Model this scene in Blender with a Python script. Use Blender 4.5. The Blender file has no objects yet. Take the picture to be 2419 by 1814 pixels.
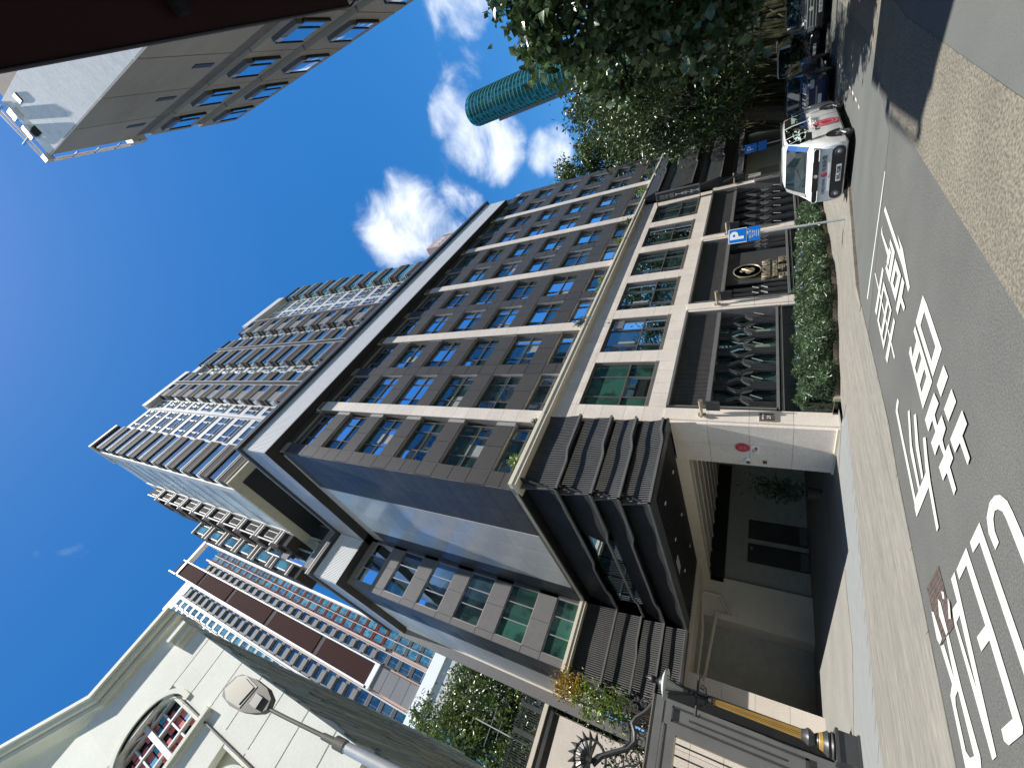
import bpy, bmesh, math, random
import numpy as np
from mathutils import Vector, Matrix, geometry
R = math.radians
random.seed(7); rng = np.random.default_rng(7)
SC = bpy.context.scene
COL = SC.collection
# Site measured in site units; one site unit is 0.82 m and everything is scaled to metres once at the end
S = 0.82
H = 2.35
# ------------------------------------------------------------------ camera
cam = bpy.data.cameras.new('camera'); camo = bpy.data.objects.new('camera', cam); COL.objects.link(camo)
cam.sensor_fit = 'HORIZONTAL'; cam.sensor_width = 36; cam.lens = 974.38/2419*36
cam.clip_start = 0.05; cam.clip_end = 3000
MW = ((0.38603879, -0.68807865, 0.61442805), (0.36169343, 0.7256265, 0.58535805), (-0.84861765, -0.00373632, 0.5289935))
rot = Matrix([[MW[i][0], -MW[i][1], -MW[i][2]] for i in range(3)])
m4 = rot.to_4x4(); m4.translation = Vector((0, 0, H))
camo.matrix_world = m4
SC.camera = camo
# ------------------------------------------------------------------ sun and sky
SUN = Vector((-0.26, -1.0, 3.55)).normalized()
sl = bpy.data.lights.new('sun', 'SUN'); sl.energy = 5.0; sl.angle = R(0.53); sl.color = (1, 0.955, 0.89)
so = bpy.data.objects.new('sun', sl); COL.objects.link(so)
so.rotation_euler = (-SUN).to_track_quat('-Z', 'Y').to_euler()
W = bpy.data.worlds.new('World'); SC.world = W; W.use_nodes = True
nt = W.node_tree; N = nt.nodes; L = nt.links; N.clear()
def nd(t, **k):
    n = N.new(t)
    for a, b in k.items(): setattr(n, a, b)
    return n
sky = nd('ShaderNodeTexSky', sky_type='NISHITA', sun_disc=False)
sky.sun_elevation = math.asin(SUN.z); sky.sun_rotation = math.atan2(SUN.x, SUN.y)
sky.altitude = 200; sky.air_density = 1.0; sky.dust_density = 0.25; sky.ozone_density = 2.2
tc = nd('ShaderNodeTexCoord')
nz = nd('ShaderNodeTexNoise'); nz.inputs['Scale'].default_value = 7.5; nz.inputs['Detail'].default_value = 9; nz.inputs['Roughness'].default_value = 0.6; nz.inputs['Distortion'].default_value = 0.35
mp = nd('ShaderNodeMapping'); mp.inputs['Scale'].default_value = (1, 1.0, 1.7)
L.new(tc.outputs['Generated'], mp.inputs['Vector']); L.new(mp.outputs[0], nz.inputs['Vector'])
acc = None
# cumulus patches: direction, angular radius (deg), weight
for (d, rad, w) in [((.8659, -.0179, .4999), 4.6, .72), ((.8578, .1148, .501), 6.8, .98), ((.8419, .045, .5392), 4.6, .76), ((.902, .1803, .3923), 4.2, .92),
                    ((.7051, .185, .6804), 8.0, 1.12), ((.7753, .2221, .5913), 6.0, .85), ((.8772, -.0994, .4718), 5.6, .95),
                    ((-.7, -.4, .45), 24, .9), ((-.5, -.8, .3), 16, .9)]:
    dv = Vector(d).normalized()
    dt = nd('ShaderNodeVectorMath', operation='DOT_PRODUCT'); dt.inputs[1].default_value = dv
    nv = nd('ShaderNodeVectorMath', operation='NORMALIZE')
    L.new(tc.outputs['Generated'], nv.inputs[0]); L.new(nv.outputs[0], dt.inputs[0])
    mr = nd('ShaderNodeMapRange'); mr.interpolation_type = 'SMOOTHSTEP'
    mr.inputs[1].default_value = math.cos(R(rad)); mr.inputs[2].default_value = 1.0; mr.inputs[4].default_value = w
    L.new(dt.outputs['Value'], mr.inputs[0])
    if acc is None: acc = mr.outputs[0]
    else:
        mx = nd('ShaderNodeMath', operation='MAXIMUM'); L.new(acc, mx.inputs[0]); L.new(mr.outputs[0], mx.inputs[1]); acc = mx.outputs[0]
a1 = nd('ShaderNodeMath', operation='MULTIPLY_ADD'); a1.inputs[1].default_value = 2.1; a1.inputs[2].default_value = -1.36
L.new(nz.outputs['Fac'], a1.inputs[0])
a2 = nd('ShaderNodeMath', operation='ADD'); L.new(a1.outputs[0], a2.inputs[0]); L.new(acc, a2.inputs[1])
cr = nd('ShaderNodeMapRange'); cr.interpolation_type = 'SMOOTHSTEP'; cr.inputs[1].default_value = 0.10; cr.inputs[2].default_value = 1.05; cr.inputs[4].default_value = .97
L.new(a2.outputs[0], cr.inputs[0])
hs = nd('ShaderNodeHueSaturation'); hs.inputs['Saturation'].default_value = 1.38; hs.inputs['Value'].default_value = 1.0
L.new(sky.outputs[0], hs.inputs['Color'])
cm = nd('ShaderNodeMixRGB'); cm.inputs[2].default_value = (6.3, 6.7, 7.3, 1)
L.new(cr.outputs[0], cm.inputs[0]); L.new(hs.outputs[0], cm.inputs[1])
bg = nd('ShaderNodeBackground'); bg.inputs[1].default_value = 0.105
ou = nd('ShaderNodeOutputWorld'); L.new(cm.outputs[0], bg.inputs[0]); L.new(bg.outputs[0], ou.inputs[0])
SC.view_settings.view_transform = 'Standard'; SC.view_settings.look = 'None'; SC.view_settings.exposure = 0.80; SC.view_settings.gamma = 1
SC.render.engine = 'CYCLES'
# ------------------------------------------------------------------ materials
MATS = {}
def mat(name, col, rough=.6, metal=0.0, spec=.5, var=.12, nscale=3.0, bump=0.0, bscale=30, speck=0.0, sscale=40, rnd=0.0, emit=None, coat=0.0, stretch=(1, 1, 1), dirt=0.0, trans=0.0):
    m = bpy.data.materials.new(name); m.use_nodes = True; MATS[name] = m
    t = m.node_tree; n = t.nodes; l = t.links
    b = n['Principled BSDF']
    b.inputs['Roughness'].default_value = rough; b.inputs['Metallic'].default_value = metal
    b.inputs['Specular IOR Level'].default_value = spec
    if coat: b.inputs['Coat Weight'].default_value = coat; b.inputs['Coat Roughness'].default_value = .04
    g = n.new('ShaderNodeNewGeometry')
    mpn = n.new('ShaderNodeMapping'); mpn.inputs['Scale'].default_value = stretch
    l.new(g.outputs['Position'], mpn.inputs['Vector'])
    nn = n.new('ShaderNodeTexNoise'); nn.inputs['Scale'].default_value = nscale; nn.inputs['Detail'].default_value = 6
    l.new(mpn.outputs[0], nn.inputs['Vector'])
    mr = n.new('ShaderNodeMapRange'); mr.inputs[1].default_value = .3; mr.inputs[2].default_value = .7
    mr.inputs[3].default_value = 1-var; mr.inputs[4].default_value = 1+var
    l.new(nn.outputs['Fac'], mr.inputs[0]); f = mr.outputs[0]
    if speck:
        sn = n.new('ShaderNodeTexNoise'); sn.inputs['Scale'].default_value = sscale; sn.inputs['Detail'].default_value = 2
        l.new(mpn.outputs[0], sn.inputs['Vector'])
        sm = n.new('ShaderNodeMapRange'); sm.inputs[1].default_value = .35; sm.inputs[2].default_value = .65
        sm.inputs[3].default_value = 1-speck; sm.inputs[4].default_value = 1+speck
        l.new(sn.outputs['Fac'], sm.inputs[0])
        mu = n.new('ShaderNodeMath'); mu.operation = 'MULTIPLY'; l.new(f, mu.inputs[0]); l.new(sm.outputs[0], mu.inputs[1]); f = mu.outputs[0]
    if dirt:
        dn = n.new('ShaderNodeTexNoise'); dn.inputs['Scale'].default_value = .55; dn.inputs['Detail'].default_value = 8; dn.inputs['Roughness'].default_value = .7
        l.new(mpn.outputs[0], dn.inputs['Vector'])
        dm = n.new('ShaderNodeMapRange'); dm.inputs[1].default_value = .45; dm.inputs[2].default_value = .75; dm.inputs[3].default_value = 1; dm.inputs[4].default_value = 1-dirt
        l.new(dn.outputs['Fac'], dm.inputs[0])
        mu = n.new('ShaderNodeMath'); mu.operation = 'MULTIPLY'; l.new(f, mu.inputs[0]); l.new(dm.outputs[0], mu.inputs[1]); f = mu.outputs[0]
    if rnd:
        oi = n.new('ShaderNodeObjectInfo'); rm = n.new('ShaderNodeMapRange'); rm.inputs[3].default_value = 1-rnd; rm.inputs[4].default_value = 1+rnd
        l.new(oi.outputs['Random'], rm.inputs[0])
        mu = n.new('ShaderNodeMath'); mu.operation = 'MULTIPLY'; l.new(f, mu.inputs[0]); l.new(rm.outputs[0], mu.inputs[1]); f = mu.outputs[0]
    vm = n.new('ShaderNodeVectorMath'); vm.operation = 'SCALE'; vm.inputs[0].default_value = col[:3]
    l.new(f, vm.inputs['Scale']); l.new(vm.outputs[0], b.inputs['Base Color'])
    if bump:
        bn = n.new('ShaderNodeTexNoise'); bn.inputs['Scale'].default_value = bscale; bn.inputs['Detail'].default_value = 4
        l.new(mpn.outputs[0], bn.inputs['Vector'])
        bp = n.new('ShaderNodeBump'); bp.inputs['Strength'].default_value = bump; bp.inputs['Distance'].default_value = .02
        l.new(bn.outputs['Fac'], bp.inputs['Height']); l.new(bp.outputs[0], b.inputs['Normal'])
    if emit: b.inputs['Emission Color'].default_value = (*emit[:3], 1); b.inputs['Emission Strength'].default_value = emit[3]
    if trans:
        tb = n.new('ShaderNodeBsdfTranslucent'); l.new(vm.outputs[0], tb.inputs[0])
        ms = n.new('ShaderNodeMixShader'); ms.inputs[0].default_value = trans
        l.new(b.outputs[0], ms.inputs[1]); l.new(tb.outputs[0], ms.inputs[2]); l.new(ms.outputs[0], n['Material Output'].inputs[0])
    return m
def glassmat(name, base, refl=.3, tint=(.85, .93, 1.0), rough=.015, wav=.25, rnd=.5):
    m = bpy.data.materials.new(name); m.use_nodes = True; MATS[name] = m
    t = m.node_tree; n = t.nodes; l = t.links; n.remove(n['Principled BSDF'])
    df = n.new('ShaderNodeBsdfDiffuse'); gl = n.new('ShaderNodeBsdfGlossy'); gl.inputs['Roughness'].default_value = rough; gl.inputs['Color'].default_value = (*tint, 1)
    oi = n.new('ShaderNodeObjectInfo'); rm = n.new('ShaderNodeMapRange'); rm.inputs[3].default_value = 1-rnd; rm.inputs[4].default_value = 1+rnd
    l.new(oi.outputs['Random'], rm.inputs[0])
    g = n.new('ShaderNodeNewGeometry'); nn = n.new('ShaderNodeTexNoise'); nn.inputs['Scale'].default_value = .9; nn.inputs['Detail'].default_value = 3
    l.new(g.outputs['Position'], nn.inputs['Vector'])
    m2 = n.new('ShaderNodeMapRange'); m2.inputs[1].default_value = .45; m2.inputs[2].default_value = .55; m2.inputs[3].default_value = .6; m2.inputs[4].default_value = 1.5; l.new(nn.outputs['Fac'], m2.inputs[0])
    mu = n.new('ShaderNodeMath'); mu.operation = 'MULTIPLY'; l.new(rm.outputs[0], mu.inputs[0]); l.new(m2.outputs[0], mu.inputs[1])
    vm = n.new('ShaderNodeVectorMath'); vm.operation = 'SCALE'; vm.inputs[0].default_value = base; l.new(mu.outputs[0], vm.inputs['Scale']); l.new(vm.outputs[0], df.inputs[0])
    bn = n.new('ShaderNodeTexNoise'); bn.inputs['Scale'].default_value = .7; l.new(g.outputs['Position'], bn.inputs['Vector'])
    bp = n.new('ShaderNodeBump'); bp.inputs['Strength'].default_value = wav; bp.inputs['Distance'].default_value = .02; l.new(bn.outputs['Fac'], bp.inputs['Height']); l.new(bp.outputs[0], gl.inputs['Normal'])
    fr = n.new('ShaderNodeFresnel'); fr.inputs[0].default_value = 1.6
    ad = n.new('ShaderNodeMath'); ad.operation = 'ADD'; ad.use_clamp = True; ad.inputs[1].default_value = refl; l.new(fr.outputs[0], ad.inputs[0])
    ms = n.new('ShaderNodeMixShader'); l.new(ad.outputs[0], ms.inputs[0]); l.new(df.outputs[0], ms.inputs[1]); l.new(gl.outputs[0], ms.inputs[2]); l.new(ms.outputs[0], n['Material Output'].inputs[0])
    return m
mat('stone', (.78, .71, .63), .55, var=.05, nscale=1.2, speck=.10, sscale=28, rnd=.05, dirt=.06)
mat('joint', (.20, .18, .155), .8)
mat('cream', (.76, .70, .57), .5, var=.04)
mat('panel', (.072, .069, .067), .55, spec=.25, var=.05, rnd=.07, coat=.0)
mat('sealant', (.34, .34, .34), .6)
mat('darkpanel', (.062, .063, .068), .42, spec=.3, var=.15, rnd=.12)
mat('lightpanel', (.60, .61, .60), .34, spec=.5, var=.05, rnd=.04, coat=.3)
mat('black', (.012, .013, .015), .45, var=.2)
mat('blackmetal', (.052, .054, .056), .4, spec=.5, var=.12)
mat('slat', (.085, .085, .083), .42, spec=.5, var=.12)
mat('slatshaded', (.028, .029, .031), .5, spec=.4, var=.2)  # slat colour darkened to carry the shade on the canopy's side face
mat('greymetal', (.15, .15, .15), .45, var=.08)
mat('frame', (.12, .115, .11), .4, var=.1)
mat('alu', (.42, .40, .39), .4, metal=.4, var=.1)
mat('whitelouver', (.74, .75, .74), .4, var=.03)
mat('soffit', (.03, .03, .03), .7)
mat('concrete', (.19, .186, .17), .85, var=.08, nscale=.7, speck=.06, sscale=12, dirt=.15, bump=.2, bscale=18)
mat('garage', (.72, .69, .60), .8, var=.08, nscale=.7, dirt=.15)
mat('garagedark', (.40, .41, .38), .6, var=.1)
mat('asphalt', (.082, .085, .080), .9, var=.08, nscale=.9, speck=.24, sscale=44, bump=.5, bscale=45, dirt=.12)
mat('asphalt_smooth', (.088, .093, .088), .85, var=.07, nscale=.6, speck=.08, sscale=40, bump=.2, bscale=50, dirt=.12)
mat('aggregate', (.135, .124, .098), .95, var=.1, nscale=1.2, speck=.36, sscale=26, bump=1.0, bscale=26, dirt=.12)
mat('ribbed', (.178, .17, .146), .88, var=.15, nscale=3.0, speck=.16, sscale=16, bump=.5, bscale=9, dirt=.22, stretch=(.22, 2.5, 1))
mat('granite', (.18, .19, .19), .75, var=.06, rnd=.06, speck=.08, sscale=40)
mat('kerb', (.18, .16, .13), .85, var=.12, rnd=.12, speck=.15, sscale=25, bump=.4)
mat('roadpaint', (.46, .46, .43), .7, var=.05, nscale=2, speck=.06, sscale=22, dirt=.18)
mat('iron', (.09, .07, .06), .6, var=.3, nscale=12, bump=.6, bscale=40)
mat('soil', (.10, .075, .05), .95, var=.3, nscale=5, bump=.6)
mat('grass', (.06, .08, .03), .95, var=.3, nscale=.4)
mat('pinkkerb', (.40, .32, .25), .7, var=.08, rnd=.08)
mat('galv', (.50, .52, .52), .45, metal=.3, var=.08)
mat('signblue', (.0, .16, .62), .45, var=.02)
mat('signwhite', (.82, .84, .85), .45, var=.02)
mat('signred', (.50, .02, .05), .45, var=.03)
mat('pinkred', (.62, .22, .26), .5, var=.03)
mat('plate', (.75, .76, .72), .5, var=.02)
mat('ink', (.015, .015, .015), .5)
mat('whitecar', (.78, .80, .80), .25, spec=.5, var=.01, coat=.8)
mat('bluecar', (.012, .022, .07), .22, spec=.5, var=.02, coat=1)
mat('blackcar', (.010, .011, .014), .22, spec=.5, var=.02, coat=1)
mat('rubber', (.02, .02, .02), .8)
mat('rim', (.35, .36, .37), .35, metal=.7)
mat('chrome', (.75, .76, .78), .12, metal=1, var=.02)
mat('lampglass', (.40, .42, .38), .25, var=.02, spec=.5, coat=.3)
mat('lamphead', (.13, .125, .105), .6, spec=.3, var=.08)
mat('curtainwall', (.50, .55, .56), .4, spec=.3, var=.25, nscale=.5)
mat('lens', (.20, .195, .12), .5, var=.05)
mat('gold', (.36, .28, .13), .32, metal=.85, var=.08)
mat('goldpaint', (.42, .25, .06), .42, metal=.25, var=.08)
mat('champagne', (.46, .40, .30), .35, metal=.6, var=.08)
mat('churchwall', (.80, .80, .71), .85, var=.035, nscale=.5, speck=.03, sscale=15, rnd=.025, dirt=.10, bump=.1)
mat('churchtrim', (.74, .74, .63), .8, var=.04, dirt=.08)
mat('slate', (.42, .41, .30), .75, var=.22, nscale=2.5, stretch=(.4, .4, 3), rnd=.30, bump=.6, bscale=8)
mat('redpane', (.62, .12, .09), .25, var=.05, rnd=.2)
mat('bluepane', (.03, .30, .48), .25, var=.05, rnd=.15)
mat('darkpane', (.015, .022, .035), .15)
mat('whiteframe', (.58, .58, .58), .5, var=.03)
mat('towerwhite', (.56, .54, .52), .6, var=.04, rnd=.03)
mat('towerdark', (.042, .036, .035), .85, spec=.12, var=.1, rnd=.1)
mat('towertrim', (.50, .485, .475), .5, var=.05)
mat('towersoffit', (.36, .35, .28), .7, var=.06)
mat('towersalmon', (.50, .33, .27), .6, var=.05)
mat('towerbrown', (.055, .026, .024), .9, spec=.05, var=.08, speck=.15, sscale=9)
mat('towerred', (.13, .03, .025), .8, spec=.1, var=.1)
mat('towergrey', (.19, .185, .185), .7, spec=.2, var=.05)
mat('brick', (.86, .85, .83), .85, var=.05, nscale=2, speck=.10, sscale=7, stretch=(1, 2, 5), dirt=.15)
mat('brownwall', (.42, .355, .275), .85, var=.10, nscale=.9, dirt=.25, rnd=.05, stretch=(1, 1, .25))
mat('browndark', (.21, .18, .155), .85, var=.15, dirt=.2)
mat('awning', (.022, .003, .005), .7, var=.7, nscale=.6)
mat('steel', (.75, .76, .78), .2, metal=1, var=.05)
mat('curtain', (.26, .30, .30), .7)
mat('bark', (.07, .055, .042), .9, var=.35, nscale=5, bump=.8, bscale=14)
mat('rootbark', (.055, .06, .028), .9, var=.45, nscale=3, bump=.8, bscale=10)
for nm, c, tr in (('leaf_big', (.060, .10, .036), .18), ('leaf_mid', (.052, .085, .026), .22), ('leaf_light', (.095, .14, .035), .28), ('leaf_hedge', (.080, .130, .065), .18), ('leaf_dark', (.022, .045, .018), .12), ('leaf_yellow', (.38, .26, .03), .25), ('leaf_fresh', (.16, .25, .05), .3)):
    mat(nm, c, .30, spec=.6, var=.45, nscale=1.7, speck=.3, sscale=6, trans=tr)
mat('purple', (.22, .18, .48), .6)
glassmat('glass', (.022, .045, .040), .13, tint=(.62, .78, .92))
glassmat('glassgreen', (.028, .088, .065), .05, tint=(.7, .9, .9))
glassmat('glassblue', (.04, .09, .11), .22)
glassmat('glasspale', (.42, .47, .50), .25, wav=1.5)
glassmat('glassteal', (.06, .17, .17), .22, tint=(.7, .95, .95))
glassmat('glasstower', (.01, .085, .065), .10, tint=(.35, .9, .7), rough=.08)
mat('towergreen', (.05, .20, .16), .4, var=.1)
glassmat('glassmirror', (.03, .04, .05), .55, wav=1.2)
glassmat('carglass', (.008, .016, .018), .08, rnd=.1, wav=.03)
# ------------------------------------------------------------------ helpers
WL = {}      # site-space location of every object that may be a parent
def finish(o, parent=None, loc=None):
    COL.objects.link(o)
    o.location = loc if loc is not None else (0, 0, 0)
    WL[o.name] = Vector(o.location)
    if parent is not None:
        o.parent = parent; o.location = Vector(o.location) - WL[parent.name]
    return o
def tag(o, label=None, cat=None, group=None, kind=None):
    if label: o['label'] = label
    if cat: o['category'] = cat
    if group: o['group'] = group
    if kind: o['kind'] = kind
    return o
def thing(name, loc, label, cat, group=None):
    o = bpy.data.objects.new(name, None); o.empty_display_size = .3
    finish(o, None, loc); return tag(o, label, cat, group)
class MB:
    def __init__(s): s.v = []; s.f = []; s.m = []; s.mats = []
    def mi(s, m):
        if m is None: return 0
        if m not in s.mats: s.mats.append(m)
        return s.mats.index(m)
    def poly(s, pts, m=None):
        b = len(s.v); s.v += [tuple(p) for p in pts]; s.f.append(tuple(range(b, b+len(pts)))); s.m.append(s.mi(m))
    def box(s, x0, x1, y0, y1, z0, z1, m=None):
        b = len(s.v); s.v += [(x, y, z) for z in (z0, z1) for y in (y0, y1) for x in (x0, x1)]
        k = s.mi(m)
        for q in ((0, 2, 3, 1), (4, 5, 7, 6), (0, 1, 5, 4), (2, 6, 7, 3), (0, 4, 6, 2), (1, 3, 7, 5)):
            s.f.append(tuple(b+i for i in q)); s.m.append(k)
        return s
    def hexa(s, p, m=None):   # 8 points: bottom 4 ccw, top 4 ccw
        b = len(s.v); s.v += [tuple(q) for q in p]; k = s.mi(m)
        for q in ((3, 2, 1, 0), (4, 5, 6, 7), (0, 1, 5, 4), (1, 2, 6, 5), (2, 3, 7, 6), (3, 0, 4, 7)):
            s.f.append(tuple(b+i for i in q)); s.m.append(k)
    def prism(s, poly, ax, a0, a1, m=None):  # polygon in the two other axes, extruded along ax
        def P(u, v, w): return {'x': (w, u, v), 'y': (u, w, v), 'z': (u, v, w)}[ax]
        b = len(s.v); n = len(poly); k = s.mi(m)
        s.v += [P(u, v, a0) for u, v in poly]+[P(u, v, a1) for u, v in poly]
        s.f.append(tuple(range(b, b+n))); s.f.append(tuple(range(b+2*n-1, b+n-1, -1))); s.m += [k, k]
        for i in range(n):
            j = (i+1) % n; s.f.append((b+i, b+j, b+n+j, b+n+i)); s.m.append(k)
    def tube(s, pts, r, n=8, m=None, cap=True):
        pts = [Vector(p) for p in pts]; rs = r if isinstance(r, (list, tuple)) else [r]*len(pts)
        k = s.mi(m); rings = []
        up = None
        for i, p in enumerate(pts):
            t = (pts[min(i+1, len(pts)-1)]-pts[max(i-1, 0)]).normalized()
            if up is None:
                up = Vector((0, 0, 1)) if abs(t.z) < .9 else Vector((1, 0, 0))
            u = (up-t*up.dot(t)).normalized(); w = t.cross(u); up = u
            b = len(s.v)
            s.v += [tuple(p+(u*math.cos(2*math.pi*a/n)+w*math.sin(2*math.pi*a/n))*rs[i]) for a in range(n)]
            rings.append(b)
        for a, b in zip(rings, rings[1:]):
            for i in range(n):
                j = (i+1) % n; s.f.append((a+i, a+j, b+j, b+i)); s.m.append(k)
        if cap:
            s.f.append(tuple(rings[0]+i for i in reversed(range(n)))); s.f.append(tuple(rings[-1]+i for i in range(n))); s.m += [k, k]
    def lathe(s, c, prof, n=20, m=None, axis='z'):
        k = s.mi(m); rings = []
        for (r, h) in prof:
            b = len(s.v)
            for a in range(n):
                x, y = r*math.cos(2*math.pi*a/n), r*math.sin(2*math.pi*a/n)
                p = {'z': (x, y, h), 'y': (x, h, y), 'x': (h, x, y)}[axis]
                s.v.append((c[0]+p[0], c[1]+p[1], c[2]+p[2]))
            rings.append(b)
        for a, b in zip(rings, rings[1:]):
            for i in range(n):
                j = (i+1) % n; s.f.append((a+i, a+j, b+j, b+i)); s.m.append(k)
        s.f.append(tuple(rings[0]+i for i in reversed(range(n)))); s.f.append(tuple(rings[-1]+i for i in range(n))); s.m += [k, k]
    def mesh(s, name, m='stone', smooth=False):
        me = bpy.data.meshes.new(name); me.from_pydata(s.v, [], s.f)
        if s.mats:
            for q in s.mats: me.materials.append(MATS[q])
            me.polygons.foreach_set('material_index', s.m)
        else: me.materials.append(MATS[m])
        bm = bmesh.new(); bm.from_mesh(me); bmesh.ops.recalc_face_normals(bm, faces=bm.faces); bm.to_mesh(me); bm.free()
        if smooth:
            me.polygons.foreach_set('use_smooth', [True]*len(me.polygons))
            try: me.set_sharp_from_angle(angle=R(35))
            except Exception: pass
        me.update(); return me
    def build(s, name, m='stone', parent=None, smooth=False, kind=None, loc=None):
        o = bpy.data.objects.new(name, s.mesh(name, m, smooth))
        if loc is None and parent is None and s.v:
            a = np.array(s.v); loc = ((a[:, 0].min()+a[:, 0].max())/2, (a[:, 1].min()+a[:, 1].max())/2, a[:, 2].min())
            o.data.transform(Matrix.Translation(-Vector(loc)))
        finish(o, parent, loc)
        if kind: o['kind'] = kind
        return o
UNIT = {}
def unit(m, bevel=0):
    if m not in UNIT:
        b = MB(); b.box(0, 1, 0, 1, 0, 1); UNIT[m] = b.mesh('block_'+m, m)
    return UNIT[m]
def blk(name, m, parent, x0, x1, y0, y1, z0, z1):
    o = bpy.data.objects.new(name, unit(m)); finish(o, parent, (x0, y0, z0)); o.scale = (x1-x0, y1-y0, z1-z0); return o
def inst(mesh, name, parent, loc):
    o = bpy.data.objects.new(name, mesh); return finish(o, parent, loc)
def bbox(name, m, parent, *a, **k):
    return MB().box(*a).build(name, m, parent, **k)
def fastmesh(name, V, F, m, smooth=False):
    me = bpy.data.meshes.new(name); n = len(V); k = F.shape[1]
    me.vertices.add(n); me.vertices.foreach_set('co', V.astype(np.float32).ravel())
    me.loops.add(F.size); me.loops.foreach_set('vertex_index', F.astype(np.int32).ravel())
    me.polygons.add(len(F)); me.polygons.foreach_set('loop_start', np.arange(0, F.size, k, dtype=np.int32))
    me.materials.append(MATS[m]); me.update(calc_edges=True)
    return me
def leaves(name, P, size, m, parent=None, asp=.55, droop=0.0, up=.35, kind=None, fold=.25, jit=.45):
    """many folded leaf quads (2 quads each) at points P"""
    n = len(P); A = rng.normal(size=(n, 3)); A[:, 2] -= droop; A /= np.linalg.norm(A, axis=1)[:, None]
    B = rng.normal(size=(n, 3)); B[:, 2] += up*2; Nn = B-(B*A).sum(1)[:, None]*A; Nn /= np.linalg.norm(Nn, axis=1)[:, None]
    C = np.cross(A, Nn)
    s = size*(1+jit*rng.uniform(-1, 1, n))[:, None]
    l = A*s; w = C*s*asp; u = Nn*s*fold
    V = np.stack([P-l*.5, P+w*.5+u*.5-l*.05, P+l*.55-Nn*s*.12, P-w*.5+u*.5-l*.05, P+l*0.0], 1).reshape(-1, 3)
    b = np.arange(n)[:, None]*5
    F = np.concatenate([b+np.array([[0, 1, 4, 4]])*1, ], 0)
    F = np.concatenate([b+np.array([[0, 4, 1]]), b+np.array([[4, 2, 1]]), b+np.array([[0, 3, 4]]), b+np.array([[4, 3, 2]])], 0)
    me = fastmesh(name, V, F, m); o = bpy.data.objects.new(name, me); finish(o, parent)
    if kind: o['kind'] = kind
    return o
def clumps(c, rad, nclump, per, cr, flat=.8, shell=.55):
    """leaf centre points: clumps spread through an ellipsoidal crown"""
    c = np.array(c, float); rad = np.array(rad, float)
    d = rng.normal(size=(nclump, 3)); d /= np.linalg.norm(d, axis=1)[:, None]
    r = rng.uniform(shell, 1, nclump)**.6
    C = c+d*r[:, None]*rad*(1+.12*rng.normal(size=(nclump, 1)))
    sz = cr*rng.uniform(.5, 1.3, nclump)
    P = (C[:, None, :]+rng.normal(size=(nclump, per, 3))*sz[:, None, None]*np.array([.5, .5, .5*flat])).reshape(-1, 3)
    return P, C
def tree(name, base, label, group, crowns, leafm, lsize, trunk, limb_r=.25, asp=.55, droop=.2, dark=0, tm='bark'):
    t = thing(name, base, label, 'tree', group)
    allP = []; tb = MB()
    for (c, rad, nc, per, cr) in crowns:
        P, C = clumps(c, rad, nc, per, cr); allP.append(P)
        top = Vector(trunk[-1])
        for q in C[::max(1, len(C)//14)]:
            q = Vector(q); mid = top.lerp(q, .5)+Vector(rng.normal(size=3)*.25)*limb_r*3
            tb.tube([top, mid, q], [limb_r*.55, limb_r*.3, limb_r*.08], 5)
    tb.tube(trunk, [limb_r*(1.6-.8*i/(len(trunk)-1)) for i in range(len(trunk))], 9)
    tb.build('trunk', tm, t, smooth=True)
    leaves('crown', np.concatenate(allP), lsize, leafm, t, asp=asp, droop=droop)
    return t
def textmesh(body, size, ext=0.0, name='lettering', sx=1.0, bold=0):
    c = bpy.data.curves.new(name, 'FONT'); c.body = body; c.size = size; c.extrude = ext; c.align_x = 'CENTER'; c.align_y = 'CENTER'
    c.offset = bold; c.resolution_u = 3
    o = bpy.data.objects.new(name, c); COL.objects.link(o)
    dg = bpy.context.evaluated_depsgraph_get(); me = bpy.data.meshes.new_from_object(o.evaluated_get(dg)); me.name = name
    COL.objects.unlink(o); bpy.data.objects.remove(o); bpy.data.curves.remove(c)
    if sx != 1: me.transform(Matrix.Diagonal((sx, 1, 1, 1)))
    return me
def text(body, size, origin, right, upv, m, parent, ext=.004, name='lettering', sx=1.0, bold=0):
    me = textmesh(body, size, ext, name, sx, bold)
    r = Vector(right).normalized(); u = Vector(upv).normalized(); n = r.cross(u)
    M = Matrix(((r.x, u.x, n.x, 0), (r.y, u.y, n.y, 0), (r.z, u.z, n.z, 0), (0, 0, 0, 1)))
    me.transform(M); me.materials.clear(); me.materials.append(MATS[m])
    o = bpy.data.objects.new(name, me); return finish(o, parent, origin)
def gz(x):
    return 0.0 if x < 13.5 else (-0.065*(x-13.5) if x < 22.7 else -0.598)
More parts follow.
